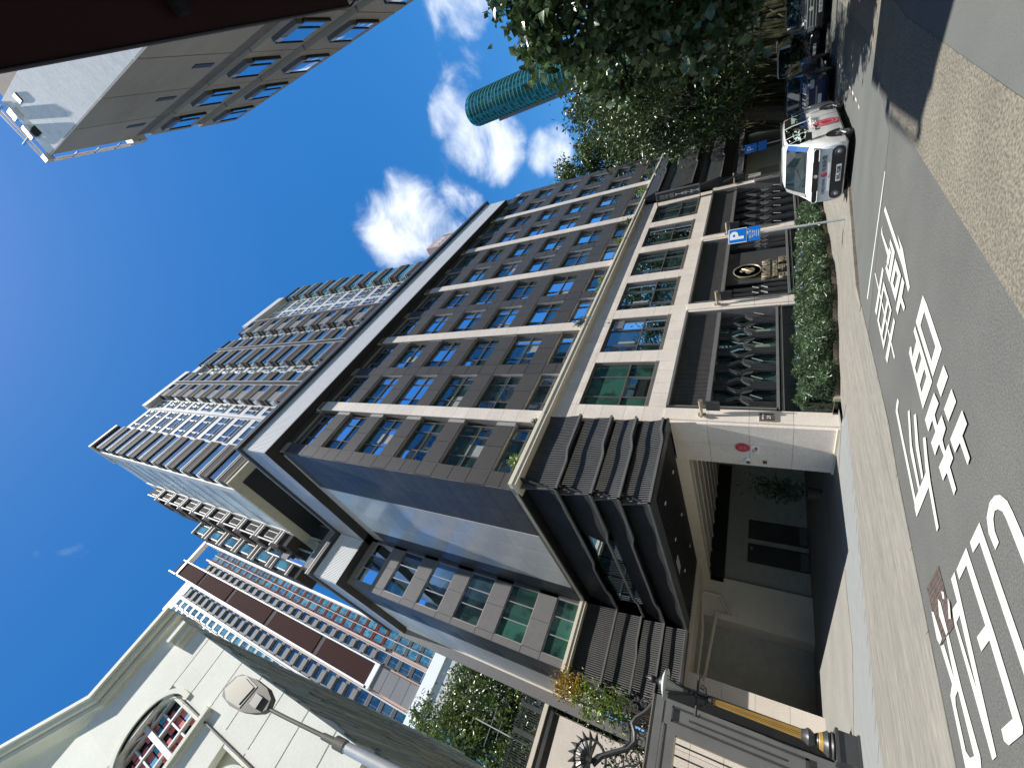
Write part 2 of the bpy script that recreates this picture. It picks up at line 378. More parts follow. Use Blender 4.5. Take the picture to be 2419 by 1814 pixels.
# ------------------------------------------------------------------ ground, road and pavements
ROAD=[["first",[[[12.43,5.92],[10.53,6.02],[10.46,6.0],[10.9,5.88],[10.31,5.9],[9.31,6.2],[9.34,6.33],[10.03,6.19],[12.46,6.05]]]],["first",[[[12.3,6.35],[12.35,6.45],[12.22,6.51],[11.38,6.51],[11.35,6.41],[11.14,6.42],[11.16,6.81],[11.35,6.8],[11.37,6.65],[12.33,6.58],[12.4,6.47]]]],["first",[[[11.39,6.23],[10.82,6.25],[10.76,6.99],[11.34,6.96],[11.32,6.83],[11.02,6.84],[11.08,6.38],[11.39,6.34]]]],["first",[[[10.68,6.32],[10.01,6.35],[10.0,6.99],[10.68,6.95]],[[10.46,6.49],[10.24,6.49],[10.25,6.83],[10.46,6.82]]]],["first",[[[9.9,6.32],[9.67,6.31],[9.63,6.63],[9.29,6.65],[9.3,6.76],[9.63,6.76],[9.64,7.09],[9.84,7.08]]]],["second",[[[12.33,7.68],[12.25,7.62],[9.22,7.91],[9.23,7.99]]]],["second",[[[11.66,7.1],[11.49,7.09],[11.35,8.32],[11.57,8.35]]]],["second",[[[9.89,7.34],[9.74,7.34],[9.62,8.45],[9.84,8.46]]]],["second",[[[10.69,7.28],[10.53,7.29],[10.44,8.3],[10.64,8.32]]]],["second",[[[11.26,7.26],[10.14,7.32],[10.11,8.43],[11.15,8.33]],[[11.12,7.4],[10.26,7.39],[10.23,8.28],[11.01,8.23]]]],["third",[[[8.51,5.86],[8.26,5.85],[7.09,5.94],[7.09,6.55],[8.51,6.45]],[[8.24,6.02],[7.35,6.1],[7.33,6.4],[8.24,6.33]]]],["third",[[[8.49,6.53],[7.05,6.62],[7.07,7.31],[8.43,7.15],[8.47,7.02],[8.4,6.96],[8.2,7.05],[8.23,6.68],[8.49,6.66]],[[7.95,6.7],[7.77,6.71],[7.76,7.1],[7.94,7.09]],[[7.51,6.74],[7.33,6.76],[7.33,7.15],[7.5,7.12]]]],["third",[[[6.84,6.06],[6.57,6.06],[6.57,6.51],[6.84,6.5]]]],["third",[[[6.33,6.09],[6.07,6.1],[6.07,6.54],[6.33,6.54]]]],["third",[[[6.84,6.67],[6.56,6.64],[6.56,6.91],[6.35,6.95],[6.33,6.68],[6.07,6.69],[6.04,6.93],[5.83,6.96],[5.82,6.77],[5.56,6.78],[5.55,6.98],[5.17,7.01],[5.16,7.15],[5.56,7.14],[5.57,7.37],[5.83,7.36],[5.82,7.06],[6.09,7.09],[6.08,7.38],[6.35,7.38],[6.34,7.08],[6.58,7.06],[6.57,7.35],[6.84,7.34]]]],["third",[[[5.82,6.02],[5.57,6.03],[5.56,6.27],[5.18,6.29],[5.16,6.42],[5.55,6.41],[5.56,6.66],[5.82,6.66]]]],["fourth",[[[8.42,8.39],[8.3,8.37],[8.24,8.58],[6.18,8.83],[6.07,8.97],[8.33,8.71],[8.41,8.54]]]],["fourth",[[[6.2,8.85],[6.18,7.9],[5.91,7.87],[5.92,9.01],[6.12,8.99]]]],["fourth",[[[7.68,8.02],[7.62,7.91],[7.05,8.28],[6.18,8.45],[6.19,8.56],[7.01,8.46]]]],["fourth",[[[7.35,7.78],[7.28,7.65],[6.78,7.95],[6.21,8.14],[6.21,8.25],[6.83,8.12]]]],["fourth",[[[6.69,7.65],[6.6,7.53],[6.32,7.69],[5.92,7.87],[5.16,8.07],[5.16,8.2],[5.89,8.02],[6.21,7.94]]]],["letter_c",[[[3.96,6.52],[4.19,6.54],[4.36,6.45],[4.45,6.24],[4.43,6.06],[4.35,5.93],[4.21,5.84],[4.05,5.82],[3.75,5.81],[2.95,5.83],[2.76,5.98],[3.56,6.01],[3.76,6.01],[4.08,6.01],[4.19,6.03],[4.27,6.11],[4.3,6.2],[4.25,6.3],[4.13,6.37],[3.98,6.37]]]],["letter_l",[[[4.43,6.68],[2.91,6.68],[2.45,6.68],[2.29,6.89],[2.74,6.86],[4.25,6.86],[4.25,7.15],[4.4,7.14]]]],["letter_e",[[[4.41,7.31],[3.26,7.27],[2.32,7.29],[2.27,7.35],[2.25,7.81],[2.31,7.91],[2.42,7.89],[2.44,7.48],[3.26,7.47],[3.24,7.82],[3.42,7.83],[3.43,7.46],[4.24,7.48],[4.21,7.87],[4.36,7.87]]]],["letter_a",[[[4.37,7.96],[4.36,8.17],[4.02,8.18],[4.02,8.44],[3.83,8.52],[2.21,8.43],[2.22,8.27]],[[3.85,8.22],[2.9,8.33],[2.87,8.32],[3.82,8.42]]]],["letter_r",[[[3.82,9.38],[3.78,9.19],[3.28,9.1],[3.86,9.0],[3.83,8.88],[3.05,8.89],[2.31,8.82],[2.2,8.89],[2.05,9.05],[2.11,9.53],[3.15,9.45],[3.25,9.25]],[[3.12,9.06],[2.35,9.05],[2.36,9.23],[2.45,9.34],[2.99,9.31],[3.08,9.24]]]]]
MAN=[[4.75,8.54],[3.87,8.56],[3.81,9.37],[4.7,9.38]]
WORN=[[[4.35,9.37],[4.3,9.27],[3.85,9.17],[3.82,9.34],[3.93,9.42]],[[4.37,8.91],[4.28,8.83],[3.83,8.83],[3.82,8.94],[4.16,9.04]],[[4.39,8.67],[4.33,8.57],[4.24,8.62],[4.28,8.69]],[[4.2,8.47],[4.1,8.45],[3.92,8.56],[3.96,8.65]]]
BAY=[[12.71,8.69],[12.54,8.59],[12.99,5.32],[13.07,5.35]]
def sheet(name, m, y0, y1, dz, x0=-150, x1=900, kind='structure', parent=None):
    b = MB(); xs = [x0]+[x for x in (13.5, 22.7) if x0 < x < x1]+[x1]
    for a, c in zip(xs, xs[1:]): b.poly([(a, y0, gz(a)+dz), (c, y0, gz(c)+dz), (c, y1, gz(c)+dz), (a, y1, gz(a)+dz)])
    o = b.build(name, m, parent)
    if kind: o['kind'] = kind
    return o
def flat(name, m, pts, z, holes=(), kind=None, parent=None, drape=False, thick=0):
    loops = [[Vector((p[0], p[1], 0)) for p in pts]]+[[Vector((p[0], p[1], 0)) for p in h] for h in holes]
    tris = geometry.tessellate_polygon(loops); flatv = [v for l in loops for v in l]
    b = MB(); b.v = [(v.x, v.y, (gz(v.x) if drape else 0)+z) for v in flatv]; b.f = [tuple(t) for t in tris]; b.m = [0]*len(b.f)
    me = bpy.data.meshes.new(name); me.from_pydata(b.v, [], b.f); me.materials.append(MATS[m])
    bm = bmesh.new(); bm.from_mesh(me)
    for f in bm.faces:
        f.normal_update()
        if f.normal.z < 0: f.normal_flip()
    bm.to_mesh(me); bm.free()
    o = bpy.data.objects.new(name, me); finish(o, parent)
    if kind: o['kind'] = kind
    return o
g = sheet('ground', 'grass', -900, 900, -.16, -900, 900)
road = sheet('road', 'asphalt', 4.12, 10.4, 0)
sheet('concrete_road_strip', 'aggregate', 2.40, 4.12, .004)
sheet('near_road', 'asphalt_smooth', -1.0, 2.40, 0)
# repaired smoother lane of asphalt beyond the lettering, seam cracks
for q_ in ([(11.9, 9.33), (13.3, 4.5), (13.5, 4.48), (13.5, 9.33)], [(13.5, 9.33), (13.5, 4.48), (15.5, 4.35), (22.7, 4.66), (22.7, 9.33)], [(22.7, 9.33), (22.7, 4.66), (40, 5.4), (120, 6), (120, 9.33)]): flat('road_patch', 'asphalt_smooth', q_, .004, kind='structure', drape=True)
sheet('near_pavement', 'ribbed', -60, -1.0, .1)
# painted lettering
first = {'first': 'painted_character', 'second': 'painted_character', 'third': 'painted_character', 'fourth': 'painted_character'}
groups = {}
for nm, lo in ROAD: groups.setdefault(nm, []).append(lo)
for nm, los in groups.items():
    vs = []; fs = []
    for lo in los:
        loops = [[Vector((p[0], p[1], 0)) for p in l] for l in lo]
        tr = geometry.tessellate_polygon(loops); base = len(vs); vs += [(v.x, v.y, gz(v.x)+.010) for l in loops for v in l]
        zi = .010+.0022*los.index(lo)
        for q_ in range(base, len(vs)): vs[q_] = (vs[q_][0], vs[q_][1], vs[q_][2]-.010+zi)
        fs += [tuple(base+i for i in t) for t in tr]
    me = bpy.data.meshes.new(nm); me.from_pydata(vs, [], fs); me.materials.append(MATS['roadpaint'])
    bm = bmesh.new(); bm.from_mesh(me)
    for f in bm.faces:
        f.normal_update()
        if f.normal.z < 0: f.normal_flip()
    bm.to_mesh(me); bm.free()
    o = bpy.data.objects.new(first.get(nm, 'painted_letter'), me); finish(o, road)
b = MB()
for a, c in ((12.62, 13.5),):
    pass
flat('painted_line', 'roadpaint', [(12.72, 8.70), (12.60, 8.68), (13.00, 5.32), (13.08, 5.34)], .010, parent=road)
for k in range(14):
    x = 22.3+k*1.05; flat('painted_dash', 'roadpaint', [(x, 6.42), (x+.45, 6.42), (x+.45, 6.52), (x, 6.52)], .010, parent=road, drape=True)
mh = thing('manhole_cover', (4.28, 8.96, 0), 'rusty brown square drain cover partly painted over by the white lettering', 'manhole cover')
bbox('cover_plate', 'iron', mh, 3.82, 4.75, 8.55, 9.37, -.03, .014)
b = MB()
for i in range(11):
    for j in range(10):
        b.box(3.85+i*.082, 3.85+i*.082+.05, 8.58+j*.08, 8.58+j*.08+.045, .012, .020)
b.build('tread_studs', 'iron', mh, kind='stuff')
for w in WORN: flat('worn_paint', 'roadpaint', w, .023, parent=mh)
# kerb stones (flush along the forecourt, raised further on)
pv = sheet('pavement', 'ribbed', 9.58, 14.35, .07, 14.6, 400)
rp = MB(); rp.poly([(13.2, 9.36, .011), (14.6, 9.36, gz(14.6)+.07), (14.6, 14.35, gz(14.6)+.07), (13.2, 14.35, .011)]); rp.build('pavement_ramp', 'ribbed', pv)
x = 13.3
while x < 60:
    a = MB(); z0, z1 = gz(x)-(.06 if x < 14 else 0), gz(x+1.18)
    a.hexa([(x, 9.34, z0-.1), (x+1.18, 9.34, z1-.1), (x+1.18, 9.58, z1-.1), (x, 9.58, z0-.1), (x, 9.34, z0+.085), (x+1.18, 9.34, z1+.085), (x+1.18, 9.58, z1+.085), (x, 9.58, z0+.085)])
    a.build('kerb_stone', 'kerb', pv); x += 1.2
fc = flat('forecourt', 'concrete', [(2.0, 20.5), (2.0, 60), (26, 60), (26, 15.3), (13.5, 14.9), (12.61, 16.82), (9.6, 17.95), (6.7, 18.2), (4.6, 19.9)], .004, kind='structure')
dw = flat('crossing_pavement', 'ribbed', [(-60, 10.3), (0, 10.02), (2.35, 9.95), (4.2, 9.84), (5.68, 9.72), (7.29, 9.58), (8.6, 9.38), (13.2, 9.34), (13.2, 13.5), (12.48, 13.7), (10.6, 14.12), (7.5, 14.95), (4.26, 15.65), (-60, 16.5)], .010, kind='structure')
gs = flat('granite_apron', 'granite', [(-60, 16.5), (4.26, 15.65), (7.5, 14.95), (10.6, 14.12), (12.48, 13.7), (13.2, 13.5), (13.5, 14.9), (12.61, 16.82), (9.6, 17.95), (6.7, 18.2), (4.6, 19.9), (2.0, 20.5), (2.0, 60), (-60, 60)], .0, kind='structure')
# flush pale kerb line and dark drain slot along the threshold
b = MB()
kl = [(-6, 10.2), (0, 10.02), (2.35, 9.95), (4.2, 9.84), (5.68, 9.72), (7.29, 9.58), (8.6, 9.38), (13.2, 9.34)]
for p, q in zip(kl, kl[1:]):
    n = max(1, int((q[0]-p[0])/1.4))
    for i in range(n):
        f0, f1 = i/n, (i+1)/n-.012/n; P0 = (p[0]+(q[0]-p[0])*f0, p[1]+(q[1]-p[1])*f0); P1 = (p[0]+(q[0]-p[0])*f1, p[1]+(q[1]-p[1])*f1)
        m = MB(); m.hexa([(P0[0], P0[1]-.03, -.1), (P1[0], P1[1]-.03, -.1), (P1[0], P1[1]+.12, -.1), (P0[0], P0[1]+.12, -.1), (P0[0], P0[1]-.03, .018), (P1[0], P1[1]-.03, .018), (P1[0], P1[1]+.12, .018), (P0[0], P0[1]+.12, .018)]); m.build('kerb_stone', 'ribbed', dw)
drain = MB()
dl = [(13.45, 14.95), (12.61, 16.82), (9.6, 17.95), (6.7, 18.2), (4.6, 19.9)]
for p, q in zip(dl, dl[1:]):
    d = (Vector(q)-Vector(p)).normalized(); n = Vector((-d.y, d.x))*.045
    drain.hexa([(p[0]-n.x, p[1]-n.y, -.02), (q[0]-n.x, q[1]-n.y, -.02), (q[0]+n.x, q[1]+n.y, -.02), (p[0]+n.x, p[1]+n.y, -.02),
                (p[0]-n.x, p[1]-n.y, .012), (q[0]-n.x, q[1]-n.y, .012), (q[0]+n.x, q[1]+n.y, .012), (p[0]+n.x, p[1]+n.y, .012)])
drain.build('drain_slot', 'browndark', gs)
# joints between the granite setts of the apron
b = MB()
for i in range(22):
    x0 = 13.0-i*.62; yb = 13.55 + (13.0-x0)*.235
    b.poly([(x0, yb, .006), (x0+.03, yb, .006), (x0-.33, yb+.55, .006), (x0-.36, yb+.55, .006)])
b.build('sett_joint', 'browndark', gs, kind='stuff')
# ------------------------------------------------------------------ main apartment building
B = thing('apartment_building', (8.7, 15.3, 0), 'dark grey apartment block with beige stone podium, black slatted canopy and white roof band', 'building')
YF = 15.3; YG = 15.62
cols = [(9.6, 12.65)]; pil = []
for i in range(5):
    p0 = 12.9+8.38*i; p1 = p0+.88; pil.append((p0, p1))
    cols += [(p1+.04, p1+3.25), (p1+4.2, p1+7.42)]
sp = [(14.5, 15.75), (18.15, 19.4), (21.8, 23.05), (25.45, 26.7), (29.1, 30.45)]
wz = [(12.75, 14.5), (15.75, 18.15), (19.4, 21.8), (23.05, 25.45), (26.7, 29.1), (30.45, 32.6)]
# solid cores
c = MB()
c.box(8.78, 55.8, 15.75, 28.2, 12.6, 36.5); c.box(4.72, 30, 28.42, 38.4, 12.6, 36.5)
c.box(14.5, 55.8, 15.75, 28.2, 6.75, 12.6); c.box(9.6, 14.5, 15.75, 28.2, 6.75, 12.6); c.box(5.3, 30, 28.6, 38.4, 6.75, 12.6)
c.box(24, 55.8, 16.4, 38, -1.2, 6.75)
c.build('core_wall', 'black', B)
# joint backing behind the cladding
b = MB()
for z0, z1 in sp: b.box(8.72, 55.85, YF+.05, YF+.45, z0, z1)
b.box(8.72, 55.85, YF+.05, YF+.45, 32.6, 33.4)
piers = [(8.7, 9.6)]+[(cols[1+2*i][1], cols[2+2*i][0]) for i in range(5)]+[(cols[-1][1], 55.9)]
for x0, x1 in piers:
    for z0, z1 in wz: b.box(x0+.01, x1-.01, YF+.05, YF+.45, z0, z1)
b.build('sealant_backing', 'sealant', B)
G = .018
def cl(m, x0, x1, y0, y1, z0, z1, nm='cladding_panel'): return blk(nm, m, B, x0+G, x1-G, y0, y1, z0+G, z1-G)
for z0, z1 in sp:
    for x0, x1 in cols:
        xm = (x0+x1)/2
        for a, d in ((x0, xm), (xm, x1)): cl('panel', a, d, YF, YF+.06, z0, z1)
for x0, x1 in piers:
    for i, (z0, z1) in enumerate(wz):
        zm = z0+(z1-z0)*.5
        for a, d in ((z0, zm), (zm, z1)): cl('panel', x0, x1, YF, YF+.06, a, d)
    for z0, z1 in sp: cl('panel', x0, x1, YF, YF+.06, z0, z1)
for x0, x1 in cols: cl('panel', x0, x1, YF, YF+.06, 32.6, 33.4)
# stone pilasters, panel by panel
st = [12.9]
k = 0
while st[-1] < 32.6: st.append(min(32.8, st[-1]+(1.0 if k % 3 else 1.62))); k += 1
b = MB()
for p0, p1 in pil: b.box(p0+.03, p1-.03, YF-.06, YF+.5, 12.7, 33.2)
b.build('pilaster_backing', 'joint', B)
for p0, p1 in pil:
    for z0, z1 in zip(st, st[1:]): blk('stone_panel', 'stone', B, p0, p1, YF-.12, YF-.05, z0+.008, z1-.008)
    blk('stone_panel', 'stone', B, p0, p1, YF-.06, YF+.4, 32.85, 33.3)
# windows: frame, mullions, panes, set back in the wall
def window(x0, x1, z0, z1, y, parent, panes=True, gm='glass', vs=(.27, .74), hs=(.43,), fm='frame', d=.12, name='window', fw=.055):
    m = MB()
    m.box(x0, x1, y-d, y+.04, z0, z0+fw); m.box(x0, x1, y-d, y+.04, z1-fw, z1)
    m.box(x0, x0+fw, y-d, y+.04, z0+fw, z1-fw); m.box(x1-fw, x1, y-d, y+.04, z0+fw, z1-fw)
    xs = [x0+fw]+[x0+(x1-x0)*v for v in vs]+[x1-fw]; zs = [z0+fw]+[z0+(z1-z0)*v for v in hs]+[z1-fw]
    for v in xs[1:-1]: m.box(v-.03, v+.03, y-d+.03, y+.04, z0+fw, z1-fw)
    for v in zs[1:-1]: m.box(x0+fw, x1-fw, y-d+.02, y+.03, v-.03, v+.03)
    w = m.build(name, fm, parent)
    g2 = MB()
    for i in range(len(xs)-1):
        for j in range(len(zs)-1):
            a = (xs[i]+.02, xs[i+1]-.02, y-.02, y, zs[j]+.02, zs[j+1]-.02)
            if panes:
                gg = MB(); dz = rng.uniform(-.006, .006); dx = rng.uniform(-.006, .006)
                gg.poly([(a[0], y-.02+dx, a[4]), (a[1], y-.02-dx, a[4]), (a[1], y-.02-dx+dz, a[5]), (a[0], y-.02+dx+dz, a[5])])
                gg.build('pane', gm, w)
            else: g2.poly([(a[0], y-.02, a[4]), (a[1], y-.02, a[4]), (a[1], y-.02, a[5]), (a[0], y-.02, a[5])])
    if not panes:
        o = g2.build('glazing', gm, w)
    return w
for ci, (x0, x1) in enumerate(cols):
    for ri, (z0, z1) in enumerate(wz):
        window(x0+.02, x1-.02, z0, z1, YG, B, panes=ci < 6)
# pale blinds and bits seen through some windows
for (ci, ri, f0, f1, q) in ((0, 1, .3, .55, .5), (0, 3, .35, .6, .6), (1, 2, .1, .4, .5), (2, 1, .5, .7, .4), (3, 2, .2, .35, .7), (4, 1, .1, .3, .5), (2, 4, .3, .5, .6), (5, 3, .5, .7, .5), (6, 2, .2, .4, .5)):
    x0, x1 = cols[ci]; z0, z1 = wz[ri]
    bbox('blind', 'curtain', B, x0+(x1-x0)*f0, x0+(x1-x0)*f1, YG-.015-.012, YG-.027+.004, z0+.12, z0+(z1-z0)*q)
# side wall facing -X: dark, pale, dark panels
def side(x, y0, y1, ys, zs, mats_, nm='cladding_panel'):
    for i in range(len(ys)-1):
        for j in range(len(zs)-1):
            blk(nm, mats_[i], B, x, x+.05, ys[i]+.008, ys[i+1]-.008, zs[j]+.008, zs[j+1]-.008)
bbox('side_backing', 'sealant', B, 8.72, 8.79, 15.4, 28.25, 12.9, 33.4)
zs = [12.95]+[14.5+.912*2*i*.5 for i in range(0, 21)]
side(8.67, 15.36, 28.3, [15.36, 17.5, 19.7], zs, ['darkpanel', 'darkpanel'])
side(8.65, 19.7, 26.1, [19.7, 21.8, 23.9, 26.1], zs[::2], ['lightpanel']*3)
side(8.67, 26.1, 28.3, [26.1, 28.28], zs[::2], ['darkpanel'])
# bay facing the street further back, three-light windows
YB = 28.3
b = MB(); b.box(4.66, 8.7, YB+.06, YB+.5, 12.6, 33.4); b.build('bay_backing', 'sealant', B)
for j, (z0, z1) in enumerate([(12.75, 14.5)]+[(15.9+3.65*i, 18.1+3.65*i) for i in range(5)]):
    w = window(5.05, 8.45, z0, z1, YB-.02, B, gm='glassgreen' if j < 2 else 'glass', vs=(.34, .67), hs=(), fm='alu', d=.14, fw=.06)
for z0, z1 in [(14.5, 15.9), (18.1, 19.55), (21.75, 23.2), (25.4, 26.85), (29.05, 30.5), (32.7, 33.4)]:
    for x0, x1 in ((4.6, 5.05), (5.05, 6.75), (6.75, 8.45)): cl('towergrey', x0, x1, YB-.2, YB-.14, z0, z1)
b = MB()
for z0, z1 in [(14.5, 15.9), (18.1, 19.55), (21.75, 23.2), (25.4, 26.85), (29.05, 30.5), (32.7, 33.4)]: b.box(4.64, 8.66, YB-.14, YB+.06, z0, z1)
b.box(4.64, 5.05, YB-.14, YB+.06, 12.7, 33.4); b.box(8.45, 8.66, YB-.14, YB+.06, 12.7, 33.4); b.build('bay_backing', 'frame', B)
for z0, z1 in [(12.7, 14.5)]+[(15.9+3.65*i, 18.1+3.65*i) for i in range(5)]: cl('towergrey', 4.6, 5.05, YB-.2, YB-.14, z0, z1)
# left flank
bbox('flank_backing', 'sealant', B, 4.66, 4.73, 28.2, 38.4, 12.9, 33.4)
z2 = [12.95+1.36*i for i in range(16)]
for (ya, yb, m_) in ((28.15, 30.3, 'darkpanel'), (30.3, 32.4, 'darkpanel'), (32.4, 35.4, 'lightpanel'), (35.4, 38.3, 'lightpanel')):
    for a, d in zip(z2, z2[1:]): blk('cladding_panel', m_, B, 4.60, 4.66, ya+.01, yb-.01, a+.01, d-.01)
bbox('corner_trim', 'cream', B, 4.50, 4.62, 38.3, 38.5, 12.7, 34.0)
bbox('end_fin', 'towergrey', B, 3.75, 4.62, 38.5, 38.7, 0, 34.0)
for j in range(5):
    bbox('service_recess', 'black', B, 4.585, 4.62, 30.6, 32.0, 15.2+3.65*j, 16.2+3.65*j)
# roof: dark soffit, white louvred fascia, thin dark slab
b = MB()
b.box(8.0, 52.3, 14.62, 28.4, 33.30, 33.45); b.box(4.05, 30, 27.2, 40, 33.30, 33.45); b.box(8.0, 52.3, 14.95, 28, 33.45, 36.9); b.box(4.3, 30, 27.4, 40, 33.45, 36.9)
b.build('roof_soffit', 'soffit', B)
b = MB(); b.box(7.82, 53.2, 14.38, 28.4, 36.75, 37.25); b.box(3.85, 30, 26.9, 40.3, 36.752, 37.25); b.build('roof_slab', 'blackmetal', B)
b = MB(); b.box(7.98, 52.3, 14.60, 14.66, 33.31, 33.42); b.box(7.98, 8.04, 14.66, 27.2, 33.31, 33.42); b.box(4.0, 8.0, 27.18, 27.24, 33.31, 33.42); b.box(7.80, 53.22, 14.36, 14.40, 37.1, 37.2); b.box(7.80, 7.84, 14.4, 26.9, 37.1, 37.2); b.box(7.96, 52.3, 14.6, 14.64, 36.5, 36.6); b.box(3.83, 7.8, 26.88, 26.92, 37.1, 37.2)
b.build('fascia_trim', 'alu', B)
b = MB(); x = 8.05
while x < 52.2: b.box(x, x+.085, 14.64, 14.80, 33.45, 36.62); x += .115
b.build('fascia_louvre', 'whitelouver', B, kind='stuff')
bbox('fascia_back', 'whitelouver', B, 8.04, 52.2, 14.80, 14.86, 33.46, 36.7)
bbox('fascia_panel', 'alu', B, 7.99, 8.03, 14.66, 27.2, 33.45, 36.6)
b = MB(); x = 4.12
while x < 7.95: b.box(x, x+.08, 27.24, 27.42, 33.45, 36.62); x += .118
b.build('bay_louvre', 'whitelouver', B, kind='stuff')
bbox('fascia_back', 'greymetal', B, 4.1, 7.96, 27.42, 27.46, 33.46, 36.7)
bbox('fascia_panel', 'alu', B, 4.04, 4.08, 27.25, 40, 33.45, 36.6)
# cream ledge
b = MB()
def ledge(m, x0, x1, y0, y1):
    m.box(x0, x1, y0, y1, 12.62, 12.95)
b.box(13.35, 56.0, 14.98, 15.9, 12.80, 12.96); b.box(13.35, 56.0, 15.03, 15.9, 12.56, 12.80)
b.box(8.74, 13.33, 14.90, 15.9, 12.72, 12.92); b.box(8.78, 13.33, 14.94, 15.9, 12.52, 12.72)
b.box(8.74, 9.2, 15.9, 28.12, 12.72, 12.90); b.box(4.52, 8.74, 28.02, 28.5, 12.72, 12.92); b.box(4.56, 8.74, 28.06, 28.5, 12.52, 12.72); b.box(4.52, 4.9, 28.5, 38.5, 12.72, 12.92)
b.build('ledge', 'cream', B)
# ------------------------------------------------------------------ stone podium
pw = [(14.5+4.41*i, 17.95+4.41*i) for i in range(6)]
ZB, ZT = 7.62, 11.17
b = MB()
b.box(13.52, 40.9, YF+.05, YF+.45, 6.62, ZB); b.box(13.52, 40.9, YF+.05, YF+.45, ZT, 12.56)
ed = [13.52]+[v for p in pw for v in p]+[40.9]
for i in range(0, len(ed), 2): b.box(ed[i]+.01, ed[i+1]-.01, YF+.05, YF+.45, ZB, ZT)
gcol = [(13.52, 14.5), (22.45, 23.32), (31.4, 32.2), (40.72, 41.5)]
for x0, x1 in gcol: b.box(x0+.05, x1-.05, YF+.05, YF+.8, -1.3, 6.62)
b.build('podium_backing', 'joint', B)
def stn(x0, x1, z0, z1, y=YF): blk('stone_panel', 'stone', B, x0+.006, x1-.006, y, y+.05, z0+.006, z1-.006)
for i in range(len(ed)//2):
    x0, x1 = ed[2*i], ed[2*i+1]
    for z0, z1 in ((6.62, ZB), (ZB, 8.55), (8.55, 9.75), (9.75, 10.7), (10.7, ZT), (ZT, 11.3), (11.3, 12.3)): stn(x0, x1, z0, z1)
for x0, x1 in pw:
    xs = [x0, x0+.95, x0+1.7, x0+2.7, x1]
    for a, d in zip(xs, xs[1:]): stn(a, d, 6.62, ZB); stn(a, d, ZT, 11.3); stn(a, d, 11.3, 12.3)
bbox('podium_frieze', 'stone', B, 13.52, 40.9, YF+.03, YF+.2, 12.3, 12.56)
for i, (x0, x1) in enumerate(pw):
    w = window(x0+.02, x1-.02, ZB+.03, ZT-.03, 15.56, B, gm='glassgreen' if i == 0 else 'glass', vs=(.22, .68), hs=(.40,), d=.13)
    bbox('window_sill', 'champagne', B, x0, x1, YF-.04, YF+.3, ZB-.02, ZB+.03)
    if i == 1:
        v = MB()
        for k in range(9): v.box(x0+2.55+k*.09, x0+2.59+k*.09, 15.43, 15.5, 10.35, 10.98)
        v.build('vent_grille', 'alu', B)
    if i in (1, 2): bbox('blind', 'curtain', B, x0+1.0, x0+1.2, 15.515, 15.53, 9.3, 10.3)
# ground floor stone pillars with steps in their outline
for i, (x0, x1) in enumerate(gcol):
    zz = [z for z in (gz(x0)-.1, 1.48, 3.08, 4.72, 6.62)]
    for z0, z1 in zip(zz, zz[1:]):
        blk('stone_panel', 'stone', B, x0+.17, x1-.1, YF-.05, YF+.05, z0+.006, z1-.006)
        blk('stone_panel', 'stone', B, x0, x0+.15, YF+.02, YF+.1, z0+.006, z1-.006)
# deep stone flank of the first pillar, facing the forecourt
b = MB(); b.box(13.58, 14.4, 15.4, 18.05, -.1, 6.3); b.build('pillar_core', 'joint', B)
zz = [-.05, 1.48, 3.08, 4.72, 6.3]
for z0, z1 in zip(zz, zz[1:]):
    for y0, y1 in ((15.36, 16.65), (16.65, 18.06)): blk('stone_panel', 'stone', B, 13.52, 13.58, y0+.006, y1-.006, z0+.006, z1-.006)
bbox('plinth_strip', 'cream', B, 13.46, 13.56, 15.2, 18.1, -.1, .09)
